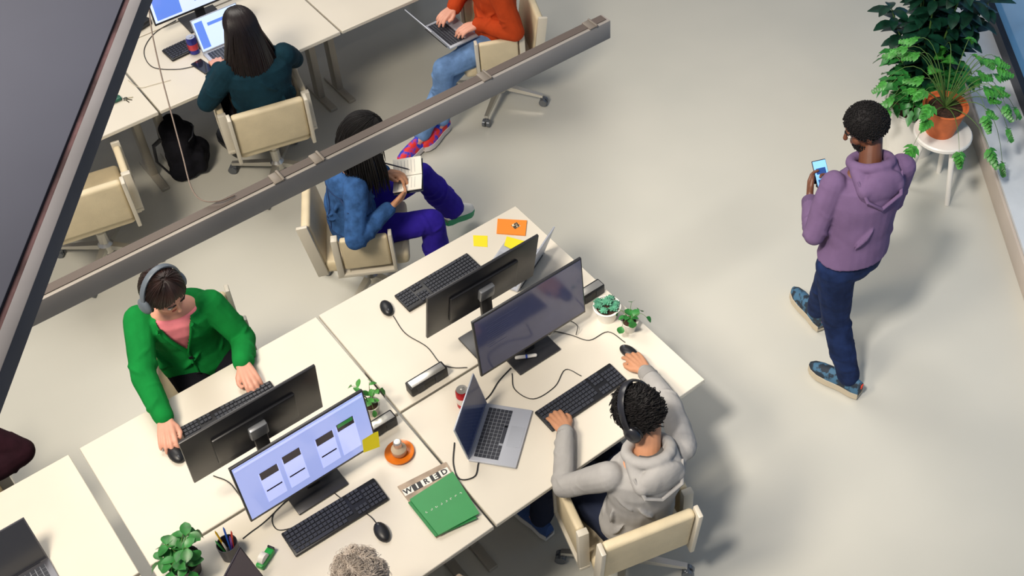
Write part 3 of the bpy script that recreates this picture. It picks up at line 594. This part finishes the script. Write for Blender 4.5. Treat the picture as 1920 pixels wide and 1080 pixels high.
def vneck(p):
    top = p['top']; o0 = p['o0']; neck, hip, TN, fs, ls = p['neck'], p['hip'], p['TN'], p['fs'], p['ls']; fd = ls.cross(TN).normalized()
    me = top.data; bvh = BVHTree.FromPolygons([v.co for v in me.vertices], [list(q.vertices) for q in me.polygons])
    h0, h1 = -.25, -.015
    def surf(x, h):
        a = neck-o0+ls*x+TN*h+fd*.4; hit = bvh.ray_cast(a, -fd); return hit[0] if hit[0] else a-fd*.28
    lines = []
    for s in (-1, 1): lines.append([surf(s*(.078*(k/8)), lerp(h0, h1, k/8))+fd*.002 for k in range(9)])
    bm = bmesh.new(); bm.from_mesh(me); kill = []
    for f in bm.faces:
        q = f.calc_center_median()-(neck-o0); h = q.dot(TN); x = q.dot(ls); y = q.dot(fd)
        if y > -.0 and h > h0 and abs(x) < .078*(h-h0)/(h1-h0): kill.append(f)
    bmesh.ops.delete(bm, geom=kill, context='FACES'); bm.to_mesh(me); bm.free()
    for ln in lines: m = MB(); m.tube([q+o0 for q in ln], .010, 10, flat=.6); m.build('ribbed_band', p['top'].data.materials[0], top, o0)
    m = MB(); m.tube([surf(0, h0-.02*k)+fd*.002+o0 for k in range(12)], .010, 10, flat=.6); m.build('button_band', p['top'].data.materials[0], top, o0)
    for h in (h0-.03, h0-.15): m = MB(); q = surf(0, h)+o0; m.tube([q+fd*.008, q+fd*.014], .011, 14); m.build('button', M_black, top, o0)
    tm = MB(); torso(tm, hip, neck, p['ls'], p['ls'], .004, -.06, 1.0); o = tm.build('pink_top', cloth('pink_jersey', '#F08A94', .05), p['root'], o0); remesh(o, .007, 3, .006)
vneck(p4)
m = MB(); q = p3; hc = q['neck']+q['TN']*.0; m.tube([hc+q['ls']*(.075*math.cos(a))+q['fs']*(.075*math.sin(a))+q['TN']*(.012-.02*math.sin(a)) for a in [R(110+i*20) for i in range(17)]], .016, 10, flat=.7); m.build('collar', q['top'].data.materials[0], q['top'], q['o0'])
def headphones(p, label, col, k=1.0, bw=.012, tilt=0):
    F0, L, U0, h = p['F'], p['L'], p['U'], p['head']; U = U0*math.cos(R(tilt))-F0*math.sin(R(tilt)); F = F0*math.cos(R(tilt))+U0*math.sin(R(tilt))
    root = thing('headphones', label, 'headphones', tuple(h+U*.14))
    o0 = h+U*.14; m = MB(); pts = []
    for i in range(21):
        a = math.pi*i/20; pts.append(h+U*.01-F*.005+L*(.105*k*math.cos(a))+U*(.142*k*math.sin(a)))
    rings = []
    for i, q in enumerate(pts):
        o = (q-h-U*.01).normalized(); rings.append([q+F*bw+o*.003, q+o*.007, q-F*bw+o*.003, q-F*bw*.9-o*.005, q-o*.006, q+F*bw*.9-o*.005])
    m.loft(rings); m.build('headband', col, root, o0)
    for s in (-1, 1):
        c = h+L*(s*.100*k)-U*.008-F*.008; m = MB(); m.ell(c, (.038, .022, .046), (F, L, U), 20, 12); cup = m.build('ear_cup', col, root, o0)
        m = MB(); m.ell(c-L*(s*.014), (.040, .012, .048), (F, L, U), 20, 10); m.build('ear_pad', M_black, cup, o0)
headphones(p5, 'black over-ear headphones on the grey hoodie man', mat('headphone_black', '#1B1C22', .3, spec=.7), 1.06, .015, 8)
headphones(p4, 'grey over-ear headphones on the woman in green', mat('headphone_grey', '#66707A', .4), 1.0, .013, 26)
root = thing('smartphone', 'smartphone with lit screen held by the standing man', 'phone', (2.222, -.432, 1.20)); F, L, U = orth(V((-.25, -.62, .72)), V((0, 0, 1)))
Mx = Matrix((L, U, F)).transposed()
m = MB(); m.box((0, 0, 0), (.074, .150, .008), .003, Mx); m.build('phone_body', M_black, root)
m = MB(); m.box(F*.0045, (.068, .142, .001), 0, Mx); s_ = m.build('screen', scrmat('phone_screen', '#7DB4EE', .8), root)
for yy, hh in ((.02, .03), (-.03, .02)): m = MB(); m.box(F*.0053+U*yy, (.05, hh, .0006), 0, Mx); m.build('screen_tile', scrmat('tile_navy', '#2B4A86', .4), s_)
nb = P(765, 330, .81); root = thing('notebook', 'open white notebook in the hands of the denim jacket woman', 'notebook', tuple(nb)); Nn = V((-.25, -.12, .96)).normalized(); X_ = V((.55, .8, .15)); X_ = (X_-Nn*X_.dot(Nn)).normalized(); Y_ = Nn.cross(X_)
for s in (-1, 1):
    a = (X_*math.cos(R(10))+Nn*math.sin(R(10))) if s > 0 else (X_*math.cos(R(10))-Nn*math.sin(R(10)))
    n_ = a.cross(Y_)*1; Mx = Matrix((a, Y_, n_)).transposed(); m = MB(); m.box(a*(s*.054), (.104, .155, .008), .002, Mx); pg = m.build('pages', mat('paper', '#E6E2D6', .8), root)
    m = MB()
    for i in range(6): m.box(a*(s*.054)+n_*.0045+Y_*(.05-i*.018), (.075, .0015, .0005), 0, Mx); 
    m.build('handwriting', mat('ink_grey', '#8C8C94', .8), pg)
m = MB(); m.box(-Nn*.007, (.212, .16, .003), .001, Matrix((X_, Y_, Nn)).transposed()); m.build('cover', mat('navy_cover', '#22283A', .6), root)
a_ = P(722, 306, .92); b_ = P(768, 318, .84); m = MB(); m.tube([V((0, 0, 0)), (b_-a_)*.9, b_-a_], [.004, .004, .0008], 8); o = m.build('pen', mat('pen_dark', '#33333C', .4)); o.location = a_; tag(o, 'dark pen held over the white notebook', 'pen')
# ------------------------------------------------------------------ small desk items
def flat(name, label, cat, pts, z, h, m, extra=None):
    c = sum((P(x, y, z+h) for x, y in pts), V())/len(pts); root = thing(name, label, cat, (c.x, c.y, z))
    mb = MB(); poly = [P(x, y, z+h)-V((c.x, c.y, z))-V((0, 0, h)) for x, y in pts]; mb.prism(poly, (0, 0, h)); mb.build('cover', m, root); return root, c
def flat1(name, label, cat, pts, z, h, m):
    c = sum((P(x, y, z+h) for x, y in pts), V())/len(pts); mb = MB(); mb.prism([P(x, y, z+h)-V((c.x, c.y, z))-V((0, 0, h)) for x, y in pts], (0, 0, h)); o = mb.build(name, m); o.location = (c.x, c.y, z); return tag(o, label, cat)
M_yel = mat('yellow_note', '#EAD81A', .7)
flat1('sticky_note', 'yellow sticky note flat on the desk left of the orange booklet', 'note', [(887, 441), (914, 442), (914, 463), (888, 461)], H, .0015, M_yel)
flat1('sticky_note', 'yellow sticky note on the half-hidden silver laptop', 'note', [(950, 443), (984, 452), (970, 472), (945, 460)], H+.0165, .0015, M_yel)
bk, c = flat('booklet', 'orange booklet with small printed square on the back desk', 'booklet', [(933, 410), (988, 413), (985, 441), (931, 437)], H, .006, mat('orange_card', '#E8861E', .6))
mb = MB(); q = P(967, 423, H+.007)-V((c.x, c.y, H)); mb.box(q, (.035, .035, .001)); mb.build('printed_square', mat('print_cream', '#F3E3C0', .7, col2='#3A2A18', vs=90), bk)
mb = MB(); mb.box((0, 0, 0), (.076, .0015, .076), 0, Matrix.Rotation(R(-20), 3, 'X') @ Matrix.Rotation(R(14), 3, 'Y')); o = mb.build('sticky_note', M_yel); o.location = (-.218, -.150, .885); tag(o, 'yellow sticky note stuck to lower corner of the bright monitor', 'note')
M_mag = mat('mag_cover', '#A3907C', .45, vs=14, var=.3)
mg, c = flat('magazine', 'magazine with bold masthead lying under the green one', 'magazine', [(745, 912), (836, 866), (893, 962), (818, 1008)], H, .007, M_mag)
A0 = P(753, 919, H+.008); A1 = P(838, 875, H+.008); ax = (A1-A0); ax.z = 0; wl = ax.length; ax.normalize(); ay = V((-ax.y, ax.x, 0))
for i, ch in enumerate('WIRED'):
    cpt = A0+ax*(wl*(i+.5)/5)-ay*.018; inv = i % 2; loc = cpt-V((c.x, c.y, H)); Mx = Matrix((ax, ay, V((0, 0, 1)))).transposed()
    mb = MB(); mb.box(V((loc.x, loc.y, .0074)), (wl/5-.0005, .034, .0006), 0, Mx); t_ = mb.build('letter_block', M_black if inv else mat('block_white', '#E8E5DC', .5), mg)
    text('lettering', ch, .037, Matrix.Translation(V((loc.x, loc.y, .0080))) @ Mx.to_4x4(), mat('block_white', '#E8E5DC', .5) if inv else M_black, mg, bold=.0012)
M_grn = mat('magazine_green', '#2F8A4A', .4, var=.04, vs=6)
m_a, c = flat('magazine', 'green magazine lying between masthead magazine and the top green one', 'magazine', [(765, 942), (846, 896), (894, 972), (816, 1006)], H+.0085, .006, mat('magazine_green2', '#1F7A3C', .4))
m_b, c = flat('magazine', 'green magazine with pale row of marks on top of the stack', 'magazine', [(768, 936), (849, 884), (899, 962), (822, 1003)], H+.016, .006, M_grn)
B0 = P(800, 960, H+.0225); B1 = P(864, 925, H+.0225); mb = MB()
rnd = random.Random(3)
for i in range(8):
    q = lerp(B0, B1, i/7)-V((c.x, c.y, H+.016)); r_ = .004; a0 = rnd.uniform(0, 6); mb.tube([q+V((math.cos(a0+s*.8)*r_, math.sin(a0+s*.8)*r_, .0004)) for s in range(6)], .0012, 5)
mb.build('marks', M_white, m_b)
def sockets(label, px, py, L=.2, rz=0, m=None):
    q = P(px, py, .78); root = thing('power_socket_box', label, 'power strip', (q.x, q.y, H), rz)
    mb = MB(); mb.box((0, 0, .03), (L, .055, .06), .006); mb.build('box', M_black, root)
    mb = MB(); mb.box((0, -.003, .061), (L*.9, .04, .003), .001); mb.build('lid', m or M_alu, root)
    for s in (-.25, .25): mb = MB(); mb.box((L*s, -.0285, .03), (.04, .003, .04), .001); mb.build('socket', mat('socket_dark', '#2F3034', .5), root)
sockets('black and silver desk power box between the two front desks', 800, 708)
sockets('black desk power box behind the small pot by the bright monitor', 712, 795, .15)
sockets('black desk power box next to the white succulent pot', 1107, 545, .14)
q = P(749, 848, .75); root = thing('saucer', 'round orange saucer behind the magazines', 'saucer', (q.x, q.y, H)); mb = MB(); mb.lathe([(0, 0), (.045, 0), (.066, .012), (.064, .016), (.044, .006), (0, .005)]); mb.build('dish', mat('saucer_orange', '#D9741C', .3), root)
root = thing('small_bottle', 'small pale brown glass bottle with silver cap standing on the orange saucer', 'bottle', (q.x, q.y, H+.006)); mb = MB(); mb.lathe([(0, 0), (.028, 0), (.034, .010), (.034, .034), (.020, .050), (.015, .054), (0, .054)], n=24); mb.build('glass', mat('glass_brown', '#B8A68E', .12), root); mb = MB(); mb.lathe([(0, .053), (.018, .053), (.019, .080), (.014, .086), (0, .087)], n=20); mb.build('cap', M_alu, root)
def can(label, x, y, col, col2):
    q = P(x, y, .80); root = thing('drink_can', label, 'can', (q.x, q.y, H)); mb = MB(); mb.lathe([(0, 0), (.024, 0), (.031, .008), (.031, .105), (.025, .117), (0, .117)]); mb.build('can_body', mat('can_'+col, col, .25, .6), root)
    mb = MB(); mb.lathe([(.0312, .035), (.0316, .036), (.0316, .075), (.0312, .076)], n=28); mb.build('band', mat('band_'+col2, col2, .3, .3), root)
    mb = MB(); mb.lathe([(0, .116), (.024, .116), (.026, .119), (.022, .1185), (0, .1175)]); b_ = mb.build('can_lid', M_alu, root); mb = MB(); mb.box((.004, 0, .1205), (.018, .011, .0015), .0005); mb.build('pull_tab', M_alu, b_)
can('red drink can behind the open silver laptop', 868, 745, '#B3202A', '#D8D2CC')
can('blue and purple energy drink can by the top keyboard', 361, 84, '#3A3F92', '#C8404A')
root = thing('smartphone', 'black smartphone lying beside the long-haired woman\'s laptop', 'phone', tuple(P(381, 126, H)), R(100)); mb = MB(); mb.box((0, 0, .005), (.145, .072, .009), .003); mb.build('phone_body', M_black, root); mb = MB(); mb.box((0, 0, .0098), (.138, .066, .001)); mb.build('screen', mat('glass_dark', '#20222C', .08), root)
q = P(226, 186, .75); root = thing('key_ring', 'bunch of keys with dark green case on the top left desk', 'keys', (q.x, q.y, H)); mb = MB(); mb.box((-.02, .015, .012), (.06, .045, .022), .01, seg=3); mb.build('earbud_case', mat('case_green', '#1F5A48', .4), root)
for k in range(3):
    mb = MB(); a = -.4-.5*k; d = V((math.cos(a), math.sin(a), 0)); mb.tube([V((.02, 0, .003)), V((.02, 0, .003))+d*.05], .003, 6, flat=.5); mb.ell(V((.02, 0, .004))+d*.008, (.012, .012, .002)); mb.build('key', mat('key_dark', '#5A5648', .3, .7), root)
mb = MB(); mb.tube([V((.015+.012*math.cos(a), .012*math.sin(a), .006)) for a in [i*.52 for i in range(13)]], .0014, 6); mb.build('ring', M_alu, root)
a_, b_ = P(968, 664, .79), P(1012, 658, .79); root = thing('marker_pen', 'white and blue marker lying on the foot of the dim monitor', 'marker', tuple(a_-V((0, 0, .027)))); mb = MB(); mb.tube([V((0, 0, 0)), (b_-a_)*.8], .009, 12, rnd=True); mb.build('barrel', M_white, root); mb = MB(); mb.tube([(b_-a_)*.38, (b_-a_)*.46], .0096, 12); mb.build('blue_band', mat('marker_blue', '#2A4FB8', .4), root)
q = P(256, 48, .76); root = thing('docking_station', 'black device box at the top left behind the white-page monitor', 'dock', (q.x, q.y, H), .3); mb = MB(); mb.box((0, 0, .02), (.17, .09, .04), .006); mb.build('case', M_black, root); mb = MB(); mb.box((0, -.046, .02), (.12, .002, .012)); mb.build('ports', M_dkey, root)
q = P(432, 1035, .76); root = thing('pencil_cup', 'dark cup of pens between the leafy plant and dark laptop', 'cup', (q.x, q.y, H)); mb = MB(); mb.lathe([(0, 0), (.038, 0), (.042, .09), (.039, .09), (.036, .008), (0, .008)]); mb.build('cup', mat('cup_dark', '#2C2C34', .4), root)
for k, cl in enumerate(('#D84A3A', '#2B62C8', '#E8B820', '#2F9A4A', '#E0DCD0', '#7A3A9A')):
    a = k*1.05; d = V((.022*math.cos(a), .022*math.sin(a), 0)); m = MB(); m.tube([d*.6+V((0, 0, .01)), d*1.5+V((0, 0, .135+.008*(k % 3))), d*1.56+V((0, 0, .15+.008*(k % 3)))], [.004, .004, .001], 6); o = m.build('pencil', mat('pencil'+cl, cl, .5)); o.location = (q.x, q.y, H); tag(o, ('red', 'blue', 'yellow', 'green', 'white', 'purple')[k]+' pen standing in the dark pencil cup', 'pen')
q = P(497, 1046, .76); root = thing('tape_dispenser', 'green and white tape dispenser beside the pencil cup', 'tape dispenser', (q.x, q.y, H), .5); mb = MB(); mb.box((0, 0, .014), (.09, .035, .028), .006); mb.build('body', mat('tape_green', '#1E9A3E', .4), root); mb = MB(); mb.tube([V((-.01, -.012, .034)), V((-.01, .012, .034))], .024, 20); mb.build('roll', M_white, root); mb = MB(); mb.box((.046, 0, .024), (.008, .03, .02), .001); mb.build('cutter', M_black, root)
q = P(345, 292, .12); root = thing('backpack', 'black backpack slumped on the floor by the long-haired woman\'s chair', 'backpack', (q.x, q.y, 0), R(60)); mb = MB()
mb.box((0, 0, .17), (.26, .17, .34), .06, seg=3); mb.box((.0, -.10, .11), (.2, .08, .18), .03, seg=3); mb.ell((.03, .03, .33), (.11, .08, .07)); o = mb.build('bag_body', cloth('black_nylon', '#14141A', .3, .5, 40), root); remesh(o, .008, 5, .04, .1)
for s in (-1, 1): mb = MB(); mb.tube([(s*.07, .08, .33), (s*.09, .13, .30), (s*.10, .14, .18), (s*.09, .09, .06)], .014, 8, flat=.4); mb.build('strap', M_black, root)
mb = MB(); mb.tube([(-.1, -.06, .29), (-.05, -.10, .31), (.05, -.10, .31), (.1, -.06, .29)], .004, 6); mb.build('zip', M_dkey, root)
# ------------------------------------------------------------------ plants
def pot(root, r0, r1, h, m):
    mb = MB(); mb.lathe([(0, 0), (r0, 0), (r1, h), (r1*1.04, h), (r1*1.04, h*.98), (r1*.93, h), (r1*.9, h*.9), (0, h*.88)]); mb.build('pot', m, root); mb = MB(); mb.lathe([(0, h*.87), (r1*.9, h*.885), (r1*.5, h*.93), (0, h*.94)], n=20); mb.build('soil', M_soil, root)
def stemleaves(root, h, stems, L, w, m, rnd, n=7, reach=.15, rise=.2, both=True, prof=None, droop=.2, r=.0025):
    st = MB(); lf = MB()
    for s in range(stems):
        a = s*6.28/stems+rnd.uniform(-.4, .4); rr = reach*rnd.uniform(.5, 1); z = rise*rnd.uniform(.4, 1); pts = [V((math.cos(a)*rr*t, math.sin(a)*rr*t, h+z*math.sin(t*math.pi*.62)-droop*rr*t*t)) for t in [i/7 for i in range(8)]]
        st.tube(pts, [r*(1-.08*i) for i in range(8)], 6)
        for k in range(n):
            t = .25+.75*k/max(n-1, 1); i = min(int(t*7), 6); p = lerp(pts[i], pts[i+1], t*7-i); tg = (pts[i+1]-pts[i]).normalized(); sd = tg.cross(V((0, 0, 1))).normalized()
            dd = (sd*(1 if k % 2 else -1)+tg*.5+V((0, 0, rnd.uniform(-.2, .4)))).normalized() if k < n-1 else tg
            lf.leaf(p, dd, V((rnd.uniform(-.3, .3), rnd.uniform(-.3, .3), 1)), L*rnd.uniform(.7, 1.1), w*rnd.uniform(.8, 1.1), rnd.uniform(.1, .4), pts=prof)
    st.build('stems', M_stem, root); lf.build('foliage', m, root, None, 80, False)
OV = [.1, .7, 1, 1, .75, .1]
rnd = random.Random(11)
q = P(352, 1066, .76); root = thing('potted_plant', 'leafy green plant in dark pot at the bottom left', 'plant', (q.x, q.y, H)); pot(root, .05, .065, .09, mat('pot_dark', '#33302E', .5)); stemleaves(root, .08, 8, .068, .045, M_leafm, rnd, 5, .10, .17, prof=OV)
q = P(698, 768, .76); root = thing('potted_plant', 'small trailing plant in pale pot beside the bright monitor', 'plant', (q.x, q.y, H)); pot(root, .028, .040, .065, M_cer); stemleaves(root, .06, 7, .042, .026, M_leafb, rnd, 3, .10, .13, prof=OV, r=.0018)
q = P(1180, 612, .76); root = thing('potted_plant', 'small round-leaved trailing plant in stone pot at the desk end', 'plant', (q.x, q.y, H)); pot(root, .030, .042, .065, M_cer); stemleaves(root, .06, 7, .042, .036, M_leafm, rnd, 2, .09, .11, prof=OV, r=.0018)
q = P(1138, 590, .76); root = thing('potted_succulent', 'green rosette succulent in round white pot', 'plant', (q.x, q.y, H)); pot(root, .044, .066, .085, M_white)
lf = MB()
for (cx, cy, cz, sc) in ((0, 0, .02, 1.0), (.036, .02, 0, .8), (-.036, .02, 0, .8), (.01, -.038, 0, .85), (-.02, .042, 0, .75), (.038, -.022, 0, .7), (-.035, -.02, 0, .75)):
    for k in range(34):
        a = k*2.4; e = .12+1.3*(1-k/34); d = V((math.cos(a)*math.sin(e), math.sin(a)*math.sin(e), math.cos(e))); b_ = V((cx, cy, .09+cz)); L_ = .034*sc*(.55+.45*(1-k/34)); tip = b_+d*L_; lf.tube([b_, b_+d*L_*.6, tip], [.003, .0075*sc, .002], 6, flat=.55)
lf.build('foliage', M_leafs, root, None, 80)
SX, SY = 3.69, -.15
root = thing('round_stool', 'white round stool with three splayed legs holding the terracotta pot', 'stool', (SX, SY, 0)); mb = MB(); mb.lathe([(0, .435), (.165, .435), (.175, .445), (.175, .462), (.168, .47), (0, .47)], n=36); mb.build('seat', M_white, root)
for k in range(3): a = R(-100+k*120); d = V((math.cos(a), math.sin(a), 0)); mb = MB(); mb.tube([d*.10+V((0, 0, .436)), d*.17+V((0, 0, .0))], [.019, .015], 14); mb.build('leg', M_white, root)
rnd = random.Random(5)
root = thing('potted_plant', 'lacy-leaved green plant in terracotta pot on the white stool', 'plant', (3.68, -.13, .47)); pot(root, .085, .13, .20, M_terra)
st = MB(); lf = MB()
def frond(pts, LL):
    p = pts[-1]; tg = (pts[-1]-pts[-2]).normalized(); sd = tg.cross(V((0, 0, 1))).normalized()
    lf.leaf(p, tg, (0, 0, 1), LL, .05, .25)
    for k in range(5):
        for e in (-1, 1): b_ = p+tg*(LL*(.05+.18*k)); lf.leaf(b_, sd*e+tg*(.35+.15*k), (0, 0, 1), LL*(.50-.07*k), .036, .3, pts=[.4, 1, .8, .9, .5, .05])
for s in range(38):
    a = rnd.uniform(0, 6.28); rr = rnd.uniform(.14, .38); z = rnd.uniform(.1, .42); dr = rnd.uniform(.1, .5) if rr > .3 else 0
    if 3.68 < a < 5.08 and rr < .34: continue
    pts = [V((math.cos(a)*rr*t, math.sin(a)*rr*t, .18+z*math.sin(t*math.pi*.6)-dr*rr*t*t*1.6)) for t in [i/8 for i in range(9)]]; st.tube(pts, [.0035-.0003*i for i in range(9)], 6)
    frond(pts, rnd.uniform(.09, .14))
for a, rr, dr in ((-.9, .38, .35), (-1.15, .40, .6), (-.55, .44, .25), (-.2, .40, .2), (2.4, .32, .3)):   # trailing vines
    pts = [V((math.cos(a)*rr*t, math.sin(a)*rr*t, .18+.16*math.sin(t*math.pi*.7)-dr*rr*1.7*t**3)) for t in [i/10 for i in range(11)]]; st.tube(pts, [.003-.00015*i for i in range(11)], 6); frond(pts[:7], .08); frond(pts, .11)
st.build('stems', M_stem, root); lf.build('foliage', M_leafb, root, None, 80, False)
root = thing('potted_plant', 'tall dark-leaved bushy plant in big white pot by the window', 'plant', (4.06, .30, 0)); pot(root, .16, .21, .38, M_white)
st = MB(); lf = MB()
for s in range(15):
    a = s*.7; rr = rnd.uniform(.05, .27); hgt = rnd.uniform(.5, 1.35); pts = [V((math.cos(a)*(.04+rr*t), math.sin(a)*(.04+rr*t), .34+hgt*t)) for t in [i/10 for i in range(11)]]; st.tube(pts, [.009-.0006*i for i in range(11)], 7)
    for k in range(34):
        t = .12+.88*k/33; i = min(int(t*10), 9); p = lerp(pts[i], pts[i+1], t*10-i); b_ = k*2.4+s; d = V((math.cos(b_), math.sin(b_), rnd.uniform(-.1, .5))); lf.leaf(p, d, (0, 0, 1), rnd.uniform(.11, .17), rnd.uniform(.055, .085), .35, pts=OV)
st.build('stems', M_stem, root); lf.build('foliage', M_leafd, root, None, 80, False)
q = P(1692, 238, 0); root = thing('potted_plant', 'low mid-green shrubby plant in pale pot behind the stool', 'plant', (3.90, .20, 0)); pot(root, .15, .20, .36, M_white); stemleaves(root, .34, 30, .12, .055, M_leafm, rnd, 9, .30, .34, prof=[.2, .9, .6, .9, .5, .05], r=.004)
# ------------------------------------------------------------------ cables
def dz(*p): return [P(x, y, H+.004) for x, y in p]
cable('black mouse cable running across the orange booklet desk', dz((737, 592), (760, 625), (800, 650), (825, 680), (850, 689), (876, 689)), .0022)
cable('black mouse cable curving from the grey hoodie man\'s mouse to the monitor', dz((1172, 642), (1140, 622), (1105, 638), (1070, 628), (1035, 622), (1010, 640)), .0022)
cable('black keyboard cable looping beside the dim monitor foot', dz((1090, 705), (1060, 693), (1040, 725), (1000, 748), (965, 730), (960, 700)), .0022)
cable('black cable looping up from desk behind the dim monitor right side', [P(1030, 628, .75), P(1060, 602, .76), P(1082, 610, .78), P(1080, 628, .75)], .0022)
cable('black charging cable from the open silver laptop to the desk front', dz((897, 868), (890, 893), (862, 898), (850, 870), (852, 830)), .003)
cable('black cable running from dim monitor behind the red can', dz((958, 690), (935, 715), (915, 745), (880, 770)), .003)
cable('black cable trailing from the bright monitor foot toward the keyboard', dz((600, 900), (640, 935), (690, 965), (705, 980)), .0022)
cable('black cable coiled under the bright monitor', dz((590, 905), (550, 930), (512, 965), (520, 993), (560, 985), (600, 960)), .0022)
cable('black cable dropping behind the bright monitor left side', dz((400, 892), (430, 905), (460, 940), (500, 960)), .0025)
cable('black cable on the desk below the bright monitor corner', dz((545, 930), (500, 975), (470, 998), (455, 1010)), .0025)
cable('black cable looping around the top left keyboard', dz((330, 38), (290, 62), (270, 95), (285, 125), (330, 130), (366, 124)), .0025)
cable('thin pale cable on the top left desk', dz((240, 150), (262, 164), (290, 158), (320, 150)), .0018, mat('cable_pale', '#C8BEA8', .5))
# ------------------------------------------------------------------ light
w = bpy.data.worlds.new('w'); SC.world = w; w.use_nodes = True; w.node_tree.nodes['Background'].inputs[0].default_value = (.88, .90, 1, 1); w.node_tree.nodes['Background'].inputs[1].default_value = .32
def area(loc, tgt, size, e, col, sy=None):
    l = bpy.data.lights.new('area', 'AREA'); l.energy = e; l.color = col; l.size = size
    if sy: l.shape = 'RECTANGLE'; l.size_y = sy
    o = bpy.data.objects.new('area', l); COL.objects.link(o); o.location = loc; o.rotation_euler = (V(tgt)-V(loc)).to_track_quat('-Z', 'Y').to_euler()
def spot(loc, tgt, ang, e, col, size=.3, blend=.6):
    l = bpy.data.lights.new('spot', 'SPOT'); l.energy = e; l.color = col; l.spot_size = R(ang); l.spot_blend = blend; l.shadow_soft_size = size
    o = bpy.data.objects.new('spot', l); COL.objects.link(o); o.location = loc; o.rotation_euler = (V(tgt)-V(loc)).to_track_quat('-Z', 'Y').to_euler()
area((-2.7, -.3, 5.6), (.6, .4, .4), 1.3, 320, (1, .89, .74))
area((.5, 4.5, 6), (.3, 1.6, 0), 3, 200, (1, .94, .85))
area((5.2, -1.3, 2.4), (2.3, -.2, .3), 2.5, 190, (.50, .72, 1), 2)
spot((-2.5, -2.0, 7.65), (3.0, -.5, 0), 36, 2600, (1, .93, .86), .4, 1.0)
spot((4.5, -5.5, 6), (2.3, -2.25, 0), 27, 3000, (1, .56, .34), .2, .6)
SC.view_settings.view_transform = 'Standard'
